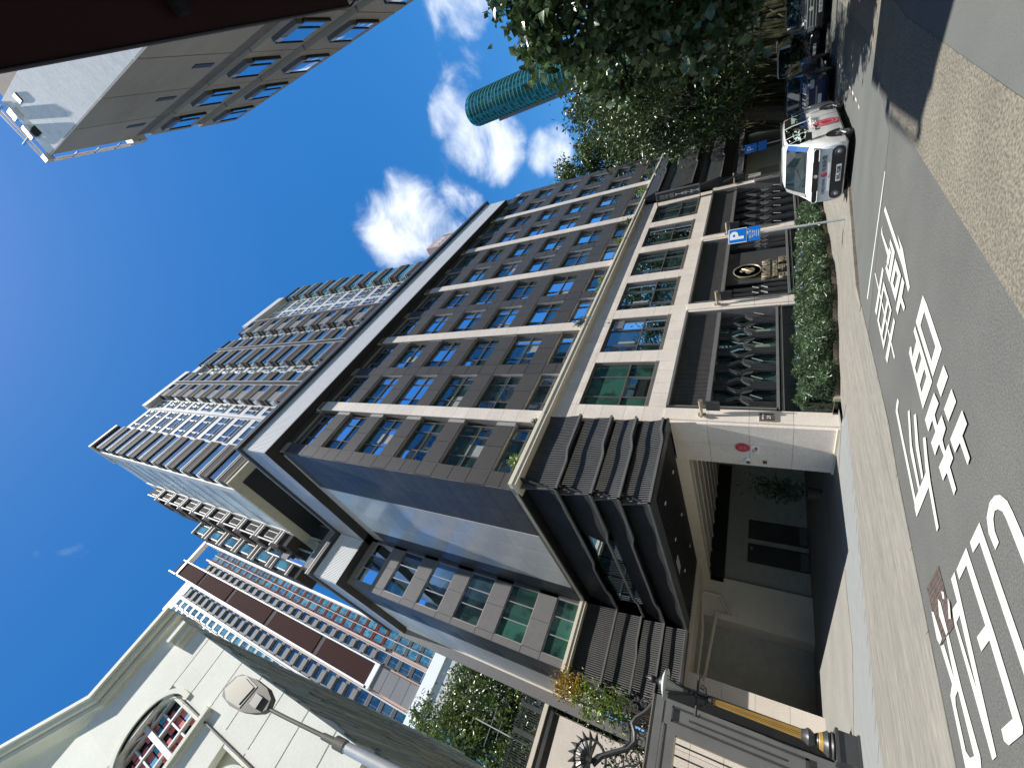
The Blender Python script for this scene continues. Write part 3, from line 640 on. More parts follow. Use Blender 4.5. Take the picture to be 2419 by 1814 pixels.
# three street bays: louvre over bronze beam over patterned metal screen
bays = [(14.55, 22.42, 2.0), (23.36, 31.36, 1.4), (32.24, 40.68, .82)]
def bar(m, pts, y0, y1, w):
    for (a, c), (d, e) in zip(pts, pts[1:]):
        m.hexa([(a-w, y0, c), (a+w, y0, c), (a+w, y1, c), (a-w, y1, c), (d-w, y0, e), (d+w, y0, e), (d+w, y1, e), (d-w, y1, e)])
for bi, (x0, x1, zs_) in enumerate(bays):
    b = MB(); b.box(x0, x1, 15.95, 16.1, gz(x0)-.6, 6.6); b.build('bay_backing', 'black', B)
    b = MB()
    b.box(x0, x1, 15.22, 15.9, 6.50, 6.62); b.box(x0, x0+.1, 15.3, 15.9, zs_, 6.5); b.box(x1-.1, x1, 15.3, 15.9, zs_, 6.5)
    b.box(x0, x1, 15.42, 15.9, 4.72, 4.92); b.box(x0, x1, 15.30, 15.5, zs_-.05, zs_+.06); b.box(x0, x1, 15.34, 15.5, zs_-.22, zs_-.12); b.build('bay_frame', 'greymetal', B)
    b = MB(); x = x0+.12
    while x < x1-.12: b.box(x, x+.045, 15.5, 15.72, 4.92, 6.5); x += .098
    b.build('bay_louvre', 'slat', B, kind='stuff')
    # dark plinth panels under the sill
    n = 5
    for k in range(n):
        a = x0+(x1-x0)*k/n; d = x0+(x1-x0)*(k+1)/n
        blk('plinth_panel', 'towergrey' if False else 'blackmetal', B, a+.01, d-.01, 15.5, 15.6, gz(x1)-.5, zs_-.24)
    # screen glass and bars
    for k in range(4):
        a = x0+.1+(x1-x0-.2)*k/4; d = x0+.1+(x1-x0-.2)*(k+1)/4
        gg = MB(); gg.poly([(a+.03, 15.88, zs_+.06), (d-.03, 15.88, zs_+.06), (d-.03, 15.88, 4.72), (a+.03, 15.88, 4.72)]); gg.build('screen_glass', 'glass' if bi == 0 else 'darkpane', B)
    zt, zb = 4.72, zs_+.06; h = zt-zb
    step = 1.31
    if bi == 1:
        xp = (x0+2.15, x1-1.95)
        bbox('name_panel', 'blackmetal', B, xp[0], xp[1], 15.62, 15.72, zb, zt)
        rng_x = [x0+.45, x0+1.0, x0+1.55, x1-1.5, x1-.95, x1-.4]
        for xx in rng_x:
            sgn = 1 if xx < x0+3 else -1
            for o_ in (0, .11, .22):
                m = MB(); bar(m, [(xx+o_, zb), (xx+o_, zb+h*.34), (xx+o_-.3*sgn, zb+h*.52), (xx+o_-.3*sgn, zt)], 15.56, 15.72, .022); m.build('screen_bar', 'blackmetal', B)
            for q in range(2):
                m = MB(); zz_ = zb+h*(.3+.14*q)
                m.hexa([(xx-.22*sgn, 15.52, zz_), (xx-.18*sgn, 15.52, zz_), (xx-.18*sgn, 15.6, zz_), (xx-.22*sgn, 15.6, zz_), (xx-.02*sgn, 15.52, zz_+.34), (xx+.02*sgn, 15.52, zz_+.34), (xx+.02*sgn, 15.6, zz_+.34), (xx-.02*sgn, 15.6, zz_+.34)]); m.build('leaf_rib', 'alu', B)
    else:
        x = x0+.35; k = 0
        while x < x1-.5:
            for o_ in (0, .12, .24, .36):
                kk = -1 if o_ < .2 else 1
                m = MB(); bar(m, [(x+o_, zb), (x+o_, zb+h*.40), (x+o_+.30*kk, zb+h*.55), (x+o_+.30*kk, zb+h*.62), (x+o_+.02*kk, zb+h*.80), (x+o_+.02*kk, zt)], 15.60, 15.76, .020); m.build('screen_bar', 'blackmetal', B)
            for kk in (-1, 1):
                m = MB(); xx = x+.18+.42*kk; z_ = zb+h*.34
                m.hexa([(xx-.15*kk, 15.62, z_), (xx+.05*kk, 15.62, z_+.1), (xx+.05*kk, 15.66, z_+.1), (xx-.15*kk, 15.66, z_), (xx+.0*kk, 15.62, z_+.45), (xx+.22*kk, 15.62, z_+.55), (xx+.22*kk, 15.66, z_+.55), (xx+.0*kk, 15.66, z_+.45)]); m.build('screen_leaf', 'blackmetal', B)
            m = MB(); z_ = zb+h*.20
            bar(m, [(x+.55, z_+.02), (x+.78, z_+.50)], 15.55, 15.58, .012); m.build('leaf_rib', 'alu', B)
            x += step; k += 1
# name sign: round emblem and raised letters
em = thing('wall_emblem', (26.72, 15.58, 3.55), 'round brass emblem with a standing figure relief on the dark wall panel above the hedge', 'emblem')
m = MB(); m.lathe((26.72, 15.56, 3.55), [(.78, -.06), (.80, -.10), (.74, -.12), (.72, -.06)], 40, axis='y'); m.build('rim', 'champagne', em, smooth=True)
m = MB(); m.lathe((26.72, 15.60, 3.55), [(.72, -.04), (.70, -.09), (0.01, -.10)], 40, axis='y'); m.build('disc', 'gold', em, smooth=True)
m = MB(); pts = [(-.18, -.35), (.05, -.42), (.3, -.3), (.22, -.1), (.36, .1), (.2, .34), (.02, .42), (-.12, .3), (-.06, .12), (-.3, .02), (-.34, -.18)]
m.prism([(26.72+p[0], 3.55+p[1]) for p in pts], 'y', 15.44, 15.50); m.build('relief', 'champagne', em)
m = MB(); m.tube([(26.5, 15.43, 3.2), (26.66, 15.42, 3.5), (26.95, 15.43, 3.85)], [.02, .05, .015], 6); m.build('relief', 'gold', em, smooth=True)
nm_ = thing('name_lettering', (26.7, 15.6, 1.7), 'three rows of raised champagne metal lettering under the round emblem', 'sign lettering')
text('VIRGINIA', .62, (26.72, 15.52, 2.52), (1, 0, 0), (0, 0, 1), 'champagne', nm_, .06, sx=.86, bold=.012)
text('RESIDENCE', .34, (26.72, 15.52, 2.06), (1, 0, 0), (0, 0, 1), 'champagne', nm_, .06, sx=1.02, bold=.008)
for t_, xx in (('日', 25.78), ('号', 26.72), ('閣', 27.66)): text(t_, .50, (xx, 15.5, 1.63), (1, 0, 0), (0, 0, 1), 'champagne', nm_, .08, bold=.014)
# ------------------------------------------------------------------ near canopy of leaning slats, corner building side
CX0, CX1, CY0, CY1 = 8.84, 13.50, 15.02, 28.3
tiers = [(12.52, 10.55), (10.5, 8.90), (8.85, 7.68), (7.6, 6.44)]
b = MB(); b.box(9.4, 13.5, 15.55, 28.4, 6.6, 12.5); b.box(5.2, 9.4, 28.6, 38.3, 6.6, 12.5); b.build('canopy_core', 'black', B)
def lean(m, p0, p1, n, w, o_in, o_out, z1, z0, skip=None):
    """vertical slats from p0 to p1; top set in by o_in along n, foot at o_out"""
    d = Vector(p1)-Vector(p0); Ln = d.length; d /= Ln; nn = Vector(n); t = .03
    while t < Ln-.02:
        if not (skip and skip[0] < t < skip[1]):
            wv = .05*math.sin(t*1.9+z0)
            a = Vector(p0)+d*t; c_ = a+d*w
            T = a+nn*o_in; T2 = c_+nn*o_in; F = a+nn*(o_out+wv*.5); F2 = c_+nn*(o_out+wv*.5)
            TB = T-nn*.09; TB2 = T2-nn*.09; FB = F-nn*.09; FB2 = F2-nn*.09
            m.hexa([(F.x, F.y, z0), (F2.x, F2.y, z0), (FB2.x, FB2.y, z0), (FB.x, FB.y, z0), (T.x, T.y, z1), (T2.x, T2.y, z1), (TB2.x, TB2.y, z1), (TB.x, TB.y, z1)])
        t += w*2.05
def trim(m, path, n_, z, hgt=.10, th=.12, amp=.05):
    for p, q in zip(path, path[1:]):
        m.hexa([(p[0], p[1], p[2]-hgt), (q[0], q[1], q[2]-hgt), (q[0]-n_[0]*th, q[1]-n_[1]*th, q[2]-hgt), (p[0]-n_[0]*th, p[1]-n_[1]*th, p[2]-hgt),
                (p[0], p[1], p[2]), (q[0], q[1], q[2]), (q[0]-n_[0]*th, q[1]-n_[1]*th, q[2]), (p[0]-n_[0]*th, p[1]-n_[1]*th, p[2])])
def sstep(a, b_, t):
    t = max(0, min(1, (t-a)/(b_-a))); return t*t*(3-2*t)
for ti, (z1, z0) in enumerate(tiers):
    f = MB(); lean(f, (CX0+.04, CY0, 0), (CX1, CY0, 0), (0, -1, 0), .052, -.38, .0, z1, z0)
    f.build('canopy_slats', 'slat', B, kind='stuff')
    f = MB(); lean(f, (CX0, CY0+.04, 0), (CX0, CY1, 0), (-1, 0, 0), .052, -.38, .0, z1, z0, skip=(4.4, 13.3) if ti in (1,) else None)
    f.build('canopy_slats', 'slatshaded', B, kind='stuff')  # side slats take the darkened colour, shade painted in
    f = MB(); lean(f, (4.55, 28.12, 0), (CX0, 28.12, 0), (0, -1, 0), .055, -.35, .0, z1, z0)
    f.build('canopy_slats', 'slat', B, kind='stuff')
    f = MB(); lean(f, (4.52, 28.2, 0), (4.52, 38.4, 0), (-1, 0, 0), .055, -.35, .0, z1, z0)
    f.build('canopy_slats', 'slat', B, kind='stuff')
    tr = MB(); n = 26; c0 = 1.6+ti*.55
    pth = [(CX0+(CX1-CX0)*i/n, CY0-.06+.10*sstep(c0, c0+.8, CX1-(CX0+(CX1-CX0)*i/n)-1.2)*0, z0+.16*sstep(c0, c0+.8, (CX1-CX0)*i/n)) for i in range(n+1)]
    trim(tr, pth, (0, -1), z0)
    n = 40; c1 = (7.0, 3.2, 3.2, 99)[ti]
    pth = [(CX0-.02, CY0-.06+(CY1-CY0)*i/n, z0+(.15*sstep(c1, c1+.8, (CY1-CY0)*i/n)-.15*sstep(10.5, 11.3, (CY1-CY0)*i/n)*(ti != 3))) for i in range(n+1)]
    trim(tr, pth, (-1, 0), z0)
    pth = [(4.5+(CX0-4.5)*i/12, 28.06, z0+.12*sstep(2.2, 2.8, (CX0-4.5)*i/12)*(ti == 1)) for i in range(13)]
    trim(tr, pth, (0, -1), z0)
    pth = [(4.48, 28.06+10.3*i/12, z0+.25*sstep(5, 6, 10.3*i/12)) for i in range(13)]
    trim(tr, pth, (-1, 0), z0)
    tr.build('canopy_trim', 'greymetal', B, smooth=False)
# ribbon of glass in the side of the canopy
for y0, y1 in ((19.4, 21.6), (21.65, 23.9), (23.95, 26.2), (26.25, 28.2)):
    w = MB(); w.poly([(9.2, y0+.04, 8.75), (9.2, y1-.04, 8.75), (9.2, y1-.04, 10.5), (9.2, y0+.04, 10.5)]); w.build('canopy_window', 'glass', B)
# underside
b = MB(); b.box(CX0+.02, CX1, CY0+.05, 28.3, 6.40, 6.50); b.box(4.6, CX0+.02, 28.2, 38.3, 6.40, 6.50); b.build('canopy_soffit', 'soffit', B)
b = MB(); b.box(CX0-.0, CX1, CY0-.02, CY0+.55, 6.28, 6.40); b.box(CX0-.0, CX0+.6, CY0+.55, 28.3, 6.28, 6.40); b.box(4.5, CX0, 28.05, 28.7, 6.28, 6.40); b.build('canopy_edge_beam', 'blackmetal', B)
b = MB(); x = CX0+.75
while x < 13.3: b.box(x, x+.09, CY0+.7, 28.6, 6.30, 6.40); x += .21
b.build('soffit_slats', 'black', B, kind='stuff')
for (x, y) in ((10.3, 17.2), (12.3, 17.6), (10.4, 20.6), (12.2, 21.2), (10.6, 24.4), (12.4, 25.0)):
    bbox('downlight', 'signwhite', B, x, x+.16, y, y+.10, 6.275, 6.30)
bbox('roof_light', 'curtain', B, 9.75, 10.2, 21.6, 22.9, 6.265, 6.28)
# covered forecourt: beam, ceiling, walls
b = MB(); b.box(13.48, 13.95, 18.0, 31.6, 5.75, 6.4); b.box(5.9, 13.48, 28.9, 29.5, 6.19, 6.4); b.build('edge_beam', 'cream', B)
b = MB(); b.box(13.95, 24, 16.6, 33, 5.9, 6.2); b.box(7.0, 13.48, 29.5, 33.4, 6.19, 6.4); b.build('garage_ceiling', 'garage', B)
for k in range(7): bbox('ceiling_strip', 'cream', B, 14.5+k*1.15, 14.62+k*1.15, 18.0, 32, 5.82, 5.89)
bbox('garage_lintel', 'black', B, 13.6, 23.4, 31.6, 31.98, 4.95, 5.9)
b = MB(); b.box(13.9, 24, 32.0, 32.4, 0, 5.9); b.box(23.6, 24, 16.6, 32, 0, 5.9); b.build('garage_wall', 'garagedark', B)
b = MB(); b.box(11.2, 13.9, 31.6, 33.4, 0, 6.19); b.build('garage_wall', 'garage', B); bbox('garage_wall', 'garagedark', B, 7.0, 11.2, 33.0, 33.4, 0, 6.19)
for (x0, x1, z1) in ((15.6, 17.0, 3.6), (17.4, 18.9, 3.6)):
    d_ = bbox('service_door', 'blackmetal', B, x0, x1, 31.9, 32.0, .02, z1); 
    bbox('kick_plate', 'greymetal', d_, x0+.1, x1-.1, 31.86, 31.9, .05, .5)
bbox('tube_light', 'curtain', B, 16.5, 16.6, 31.6, 31.9, 3.3, 3.42)
m = MB(); m.tube([(12.6, 31.45, 6.1), (12.6, 31.45, 5.1), (11.5, 31.45, 4.4), (11.5, 31.45, 5.2), (7.2, 31.3, 5.6)], .09, 8); m.tube([(11.9, 31.45, 6.1), (10.0, 31.4, 5.9), (7.2, 31.3, 5.95)], .07, 8); m.build('service_pipe', 'cream', B, smooth=True)
b = MB(); b.box(6.3, 6.95, 29.0, 33.4, -.1, 6.19); b.build('pillar_core', 'joint', B)
zz = [-.05, 1.4, 2.9, 4.45, 5.3, 6.19]
for z0, z1 in zip(zz, zz[1:]): blk('stone_panel', 'stone', B, 6.24, 7.0, 28.92, 29.0, z0+.006, z1-.006); blk('stone_panel', 'stone', B, 6.95, 7.01, 29.0, 33.2, z0+.006, z1-.006)
# far black canopy at the end of the podium
b = MB(); b.box(41.4, 55.8, 14.6, 15.75, 4.2, 12.5); b.build('far_canopy_core', 'black', B)
for ti, (z1, z0, yo) in enumerate([(12.5, 11.2, 14.25), (11.1, 8.3, 14.2), (8.1, 6.0, 14.25), (5.8, 4.4, 14.4)]):
    f = MB(); x = 40.95
    while x < 55.6:
        f.hexa([(x, yo, z0), (x+.11, yo, z0), (x+.11, yo+.1, z0), (x, yo+.1, z0), (x, yo+.4, z1), (x+.11, yo+.4, z1), (x+.11, yo+.5, z1), (x, yo+.5, z1)]); x += .14
    f.build('far_canopy_slats', 'blackmetal', B, kind='stuff')
    tr = MB(); n = 20; pth = [(40.9+14.9*i/n, yo-.05, z0+.22*sstep(5, 6.2, 14.9*i/n)) for i in range(n+1)]; trim(tr, pth, (0, -1), z0); tr.build('canopy_trim', 'greymetal', B)
b = MB(); b.box(41.5, 49.0, 15.4, 16.4, -1.2, 4.4); b.build('end_wall', 'cream', B)
bbox('service_door', 'towersoffit', B, 42.0, 43.6, 15.34, 15.4, gz(42), 3.2)
b = MB(); b.box(49.0, 55.8, 15.3, 16.4, -1.2, 4.4); b.build('end_wall', 'blackmetal', B)
# ------------------------------------------------------------------ things on the podium wall
def wall_lamp(x, z, label):
    t = thing('wall_lamp', (x, 15.25, z), label, 'wall lamp', 'brass bracket lamps with hanging square signs on the stone pillars')
    m = MB(); m.box(x-.09, x+.09, 15.16, 15.25, z-.16, z+.16); m.build('wall_plate', 'champagne', t)
    m = MB(); m.tube([(x-.02, 15.2, z), (x-.02, 14.35, z+.02)], [.075, .05], 10); m.tube([(x-.02, 15.2, z), (x-.22, 15.1, z-.0)], .06, 8); m.build('arm', 'champagne', t, smooth=True)
    m = MB(); m.tube([(x+.12, 14.9, z+.02), (x+.12, 14.4, z+.02)], [.09, .10], 6); m.tube([(x+.12, 15.0, z+.02), (x+.12, 14.9, z+.02)], [.02, .09], 6); m.build('lantern', 'champagne', t)
    m = MB(); m.box(x+.10, x+.14, 14.45, 15.02, z-.75, z-.18); m.build('hanging_sign', 'blackmetal', t)
    m = MB(); m.tube([(x+.12, 14.6, z-.18), (x+.12, 14.6, z)], .012, 5); m.tube([(x+.12, 14.9, z-.18), (x+.12, 14.9, z)], .012, 5); m.build('hanger', 'champagne', t)
wall_lamp(13.98, 4.95, 'brass lamp with square black hanging sign on the pillar beside the garage entrance')
wall_lamp(22.85, 4.95, 'brass lamp with square black hanging sign on the pillar between the first two screens')
wall_lamp(31.75, 4.95, 'brass lamp right behind the blue parking sign pole')
wall_lamp(41.1, 4.95, 'farthest brass wall lamp, on the pillar below the black canopy')
t = thing('wall_plaque', (13.95, 15.22, 2.2), 'small square bronze plaque with white print low on the first stone pillar', 'plaque')
bbox('plate', 'iron', t, 13.78, 14.18, 15.18, 15.245, 2.18, 2.68); bbox('frame', 'champagne', t, 13.75, 14.21, 15.2, 15.248, 2.15, 2.71)
text('21', .2, (13.98, 15.175, 2.35), (1, 0, 0), (0, 0, 1), 'signwhite', t); text('WATER', .09, (13.98, 15.175, 2.56), (1, 0, 0), (0, 0, 1), 'signwhite', t)
t = thing('red_sign', (13.5, 16.75, 3.35), 'round red notice with white lines on the stone pillar flank', 'sign')
m = MB(); m.lathe((13.5, 16.75, 3.36), [(.30, 0), (.30, -.02), (0.01, -.021)], 32, axis='x'); m.build('sign_plate', 'pinkred', t)
m = MB(); m.lathe((13.475, 16.75, 3.36), [(.275, 0), (.275, -.006), (0.01, -.0061)], 32, axis='x'); m.build('sign_face', 'signred', t)
bbox('printed_frame', 'pinkred', t, 13.455, 13.467, 16.6, 16.9, 3.42, 3.46); bbox('printed_frame', 'pinkred', t, 13.455, 13.467, 16.6, 16.9, 3.24, 3.28)
text('STOP', .13, (13.46, 16.75, 3.35), (0, -1, 0), (0, 0, 1), 'pinkred', t); text('NO ENTRY', .07, (13.46, 16.75, 3.52), (0, -1, 0), (0, 0, 1), 'pinkred', t); text('KEEP CLEAR', .055, (13.46, 16.75, 3.19), (0, -1, 0), (0, 0, 1), 'pinkred', t)
t = thing('direction_sign', (13.5, 16.8, 2.75), 'small grey framed sign with a red bent arrow under the round red notice', 'sign')
bbox('sign_plate', 'signwhite', t, 13.46, 13.50, 16.55, 17.05, 2.68, 3.03); bbox('arrow', 'signred', t, 13.45, 13.462, 16.68, 16.74, 2.76, 2.9); bbox('arrow', 'signred', t, 13.448, 13.461, 16.62, 16.9, 2.80, 2.86); bbox('grey_field', 'galv', t, 13.449, 13.462, 16.76, 17.02, 2.87, 3.0)  # plain grey field set on the white plate
t = thing('security_camera', (13.5, 17.6, 3.2), 'white dome security camera on the stone pillar flank', 'security camera')
m = MB(); m.lathe((13.5, 17.6, 3.18), [(.13, 0), (.13, -.1), (.09, -.14)], 18, axis='x'); m.build('housing', 'signwhite', t, smooth=True)
m = MB(); m.lathe((13.36, 17.6, 3.15), [(.085, 0), (.07, -.05), (.02, -.08)], 14, axis='x'); m.build('dome', 'carglass', t, smooth=True)
t = thing('intercom', (13.5, 17.75, 2.4), 'small dark intercom panel below the dome camera', 'intercom'); bbox('panel', 'iron', t, 13.47, 13.5, 17.6, 17.78, 2.42, 2.58); bbox('grille', 'black', t, 13.462, 13.47, 17.63, 17.75, 2.5, 2.56)
# vertical banner sign at the far pillar
t = thing('blade_sign', (39.9, 14.7, 7.5), 'long black upright blade sign with pale lettering near the far canopy', 'sign')
m = MB(); m.box(39.82, 39.92, 14.15, 14.95, 7.6, 11.1); m.build('board', 'blackmetal', t); m = MB(); m.box(39.78, 39.96, 14.08, 14.16, 7.5, 11.2); m.box(39.8, 39.94, 14.1, 15.3, 11.1, 11.16); m.box(39.8, 39.94, 14.1, 15.3, 7.5, 7.56); m.build('sign_frame', 'greymetal', t)
for i, ch in enumerate('日号閣'): text(ch, .42, (39.81, 14.55, 10.6-.42*i), (0, -1, 0), (0, 0, 1), 'alu', t)
for i, ch in enumerate('VIRGINIA'): text(ch, .34, (39.81, 14.55, 9.4-.25*i), (0, -1, 0), (0, 0, 1), 'signwhite', t)
t = thing('glass_sign', (40.6, 14.5, 2.9), 'small greenish glass plate sign projecting from the far stone pillar', 'sign')
bbox('plate', 'lampglass', t, 40.3, 41.0, 14.7, 14.76, 3.0, 3.9); bbox('bracket', 'galv', t, 40.3, 41.0, 14.78, 15.3, 3.4, 3.46)
# ------------------------------------------------------------------ tall tower behind the roof (same alignment)
T = thing('residential_tower', (6.6, 19, 41), 'tall grey and white apartment tower with stacked projecting bays behind the louvred roof', 'building')
TY = 19.0; FZ = [80.5-3.74*k for k in range(10)]
b = MB(); b.box(6.6, 46.2, TY+.3, 33, 42.5, 81.3); b.box(9.5, 50, 21.5, 33, 36.9, 42.5); b.build('tower_body', 'towerwhite', T)
bbox('tower_soffit', 'towersoffit', T, 6.5, 46.2, 18.3, 33, 42.2, 42.5)
bbox('soffit_recess', 'black', T, 7.3, 20, 19.2, 30, 42.12, 42.2)
for q_ in ((14.4, 22.0, 18.5, 24, 80.9, 82.4), (34, 43, 18.4, 24, 81, 83.0), (6.4, 10.3, 18.2, 22, 80.6, 81.2), (22.1, 30, 18.8, 24, 79.5, 81.0)): bbox('parapet', 'towerwhite', T, *q_)
def bay_mesh(w, hh=3.74, gm='glassblue', pr=.95, louv=False):
    m = MB()
    m.box(0, w, -pr, 0, 0, 1.45, 'towerdark')
    m.box(-.03, w+.03, -pr-.04, 0, 1.45, 1.60, 'towertrim'); m.box(-.03, w+.03, -pr-.04, 0, 1.10, 1.20, 'towertrim'); m.box(-.02, w+.02, -pr-.02, 0, -.06, 0, 'towersoffit')
    m.box(.08, w-.08, -pr+.12, 0, 1.60, hh-.07, gm)
    m.box(0, w, -pr, 0, hh-.42, hh-.06, 'towerdark')
    if louv:
        z = 1.75
        while z < hh-.5: m.box(.1, w*.6, -pr+.05, -pr+.12, z, z+.05, 'towertrim'); z += .16
    return m
def bays_at(x0, x1, louv=False, gm='glassblue', nz=10, y=TY+.3):
    me = bay_mesh(x1-x0, 3.74, gm, louv=louv).mesh('tower_bay')
    for k in range(nz):
        inst(me, 'projecting_bay', T, (x0, y, FZ[k]-3.74))
def wins_at(x0, x1, vs=(.22, .72), gm='glassblue', nz=10, zf=(.28, .86)):
    m = MB(); w = x1-x0; h = 3.74
    m.box(0, w, -.10, .05, h*zf[0]-.06, h*zf[0]); m.box(0, w, -.10, .05, h*zf[1], h*zf[1]+.06)
    for v in (0,)+vs+(1,): m.box(w*v-.04, w*v+.04, -.10, .05, h*zf[0], h*zf[1])
    m.box(0, w, -.10, .05, h*(zf[0]+(zf[1]-zf[0])*.35)-.03, h*(zf[0]+(zf[1]-zf[0])*.35)+.03)
    fm = m.mesh('window_frame', 'whiteframe'); g2 = MB(); g2.poly([(0, -.02, h*zf[0]), (w, -.02, h*zf[0]), (w, -.02, h*zf[1]), (0, -.02, h*zf[1])]); gm_ = g2.mesh('window_glass', gm)
    for k in range(nz):
        o = inst(fm, 'window', T, (x0, TY+.3, FZ[k]-3.74)); g_ = inst(gm_, 'pane', o, (x0, TY+.3, FZ[k]-3.74))
def strip(m_, x0, x1, y0, name='pier'):
    bbox(name, m_, T, x0, x1, y0, TY+.3, 42.5, 80.8)
bays_at(6.6, 10.3)
wins_at(10.9, 14.2); wins_at(14.9, 16.2, vs=(.5,)); strip('towerwhite', 14.35, 14.65, TY+.1); strip('towerwhite', 10.35, 10.6, TY+.1)
bays_at(16.4, 18.9, louv=True); bays_at(19.7, 21.3); strip('towerdark', 19.0, 19.6, TY-.55); strip('towertrim', 18.93, 19.02, TY-.62, 'rail'); strip('towertrim', 19.58, 19.67, TY-.62, 'rail')
strip('cream', 21.4, 21.85, TY-.2); wins_at(21.95, 23.3, vs=(.5,))
bays_at(23.4, 26.7); bays_at(27.55, 29.6); strip('towerdark', 26.85, 27.45, TY-.55); strip('towertrim', 26.76, 26.86, TY-.62, 'rail'); strip('towertrim', 27.44, 27.53, TY-.62, 'rail')
wins_at(29.8, 31.4, vs=(.5,)); bays_at(31.5, 34.5, louv=True); strip('towerdark', 34.7, 35.3, TY-.55); strip('towertrim', 35.3, 35.4, TY-.62, 'rail')
wins_at(35.7, 38.6); wins_at(39.2, 42.3); bays_at(42.6, 46.3, gm='glassteal')
# flank of the tower, curtain wall and service bays
bbox('flank_band', 'towerwhite', T, 6.48, 6.6, 19.3, 20.2, 42.5, 81)
bbox('flank_band', 'towerwhite', T, 6.48, 6.6, 26.6, 27.2, 42.5, 80)
for k in range(10):
    g2 = MB(); z = FZ[k]-3.74; g2.poly([(6.56, 20.2, z+.12), (6.56, 26.6, z+.12), (6.56, 26.6, z+3.62), (6.56, 20.2, z+3.62)]); g2.build('curtain_glass', 'curtainwall', T)
    bbox('spandrel_rail', 'towertrim', T, 6.5, 6.6, 20.2, 26.6, z-.10, z+.12)
wing = [77.5-3.74*k for k in range(9)]
b = MB(); b.box(5.3, 6.6, 27.2, 33, 42.5, 77.7); b.box(3.6, 5.3, 30.5, 33, 42.5, 66.4); b.build('wing_body', 'towerdark', T)
for k, z in enumerate(wing):
    m = MB(); m.box(5.2, 6.5, 26.95, 27.2, z-3.6, z-3.44, 'towertrim'); m.box(5.2, 6.5, 26.95, 27.2, z-3.1, z-3.0, 'towertrim'); m.box(5.2, 5.3, 27.0, 27.2, z-3.0, z-.2, 'towertrim'); m.box(5.5, 6.2, 27.12, 27.2, z-2.6, z-.9, 'whiteframe'); m.box(5.58, 6.12, 27.08, 27.13, z-2.5, z-1.0, 'towerdark'); m.box(5.0, 5.3, 27.5, 30, z-3.6, z-2.1, 'towerdark'); m.box(4.98, 5.3, 27.5, 30, z-2.1, z-1.95, 'towertrim')
    m.build('service_bay', None, T)
    if k >= 3:
        m = MB(); m.box(3.5, 5.2, 30.2, 30.5, z-3.6, z-3.45, 'towertrim'); m.box(3.5, 5.2, 30.2, 30.5, z-.6, z-.48, 'towertrim'); m.box(3.8, 4.9, 30.42, 30.5, z-2.9, z-.9, 'towertrim'); m.box(3.9, 4.8, 30.38, 30.43, z-2.8, z-1.0, 'glassteal')
        m.build('service_bay', None, T)
# storeys between main roof and tower over the street bay
b = MB(); b.box(4.6, 8.7, 28.75, 36, 37.2, 47.0); b.build('link_wall', 'frame', T)
for (x0, x1, z0, z1) in ((4.5, 8.6, 37.4, 40.2), (4.5, 6.5, 43.1, 44.2), (6.5, 8.6, 43.1, 44.2), (6.7, 8.6, 44.2, 47.0), (4.5, 6.7, 46.6, 47.0)): bbox('concrete_panel', 'towergrey', T, x0+.02, x1-.02, 28.6, 28.75, z0+.02, z1-.02)
for (z0, z1, xs_) in ((40.3, 43.0, (4.5, 5.85, 7.2)), (44.3, 46.5, (4.5, 5.6))):
    for x0 in xs_:
        wd = 1.3 if z0 < 44 else 1.05
        g2 = MB(); g2.poly([(x0+.05, 28.72, z0), (x0+wd, 28.72, z0), (x0+wd, 28.72, z1), (x0+.05, 28.72, z1)]); g2.build('link_window', 'glass', T)
        bbox('window_mullion', 'alu', T, x0-.04, x0+.06, 28.52, 28.72, z0, z1)
# distant salmon coloured block peeping over the roof right of the tower
t = thing('distant_block', (96, 34, 0), 'small salmon roof block with pale plant boxes peeping over the long roof', 'building')
b = MB(); b.box(93, 100, 33.5, 44, 0, 89); b.build('wall', 'towersalmon', t); b = MB(); b.box(97, 99, 34.5, 36, 89, 91.2); b.box(100.5, 101.5, 34, 36, 84, 91); b.box(103, 105, 34, 37, 80, 89); b.box(100, 107, 34.5, 44, 0, 85); b.build('plant_box', 'towertrim', t)
for k in range(3): bbox('window', 'whiteframe', t, 94+2*k, 95.2+2*k, 33.4, 33.5, 85, 87)
# ------------------------------------------------------------------ salmon and brown slab tower on the left
P = thing('slab_tower', (-1, 80, 0), 'slim salmon and brown apartment tower with white edges and a brown panelled strip', 'building')
PY = 80.0
b = MB(); b.box(-2.1, 8.6, PY+.4, 100, 54, 148); b.box(-2.1, 2.0, PY+.2, 95, 148, 160.5); b.box(-10.6, -2.1, PY+.9, 100, 54, 152); b.build('tower_body', 'towersalmon', P)
b = MB(); b.box(8.3, 8.75, PY-.1, 92, 69, 158.0); b.box(1.75, 2.0, PY-.2, PY+.4, 69, 160.5); b.box(-2.4, -2.05, PY-.3, 96, 69, 163); b.box(-2.4, 8.75, PY-.3, PY+1.2, 157.4, 158.4) ; b.box(-2.4, 2.0, PY-.3, PY+.3, 68.4, 69.6); b.box(-2.2, 8.8, PY+8, PY+8.6, 157.2, 158.2); b.build('white_edge', 'signwhite', P)
for z0, z1 in ((70, 86), (87.6, 106), (107.8, 126), (127.8, 143.5), (145, 160)):
    bbox('brown_panel', 'towerbrown', P, -2.0, 1.7, PY-.05, PY+.3, z0, z1)
for k in range(4):
    bbox('grey_panel', 'towergrey', P, -2.0, 1.75, PY-.02, PY+.35, 57+2.9*k, 59.8+2.9*k)
bbox('salmon_band', 'towersalmon', P, 4.35, 4.75, PY-.05, PY+.4, 69.2, 150)
bbox('white_band', 'towertrim', P, -6.2, -5.8, PY+.5, PY+1, 57, 151)
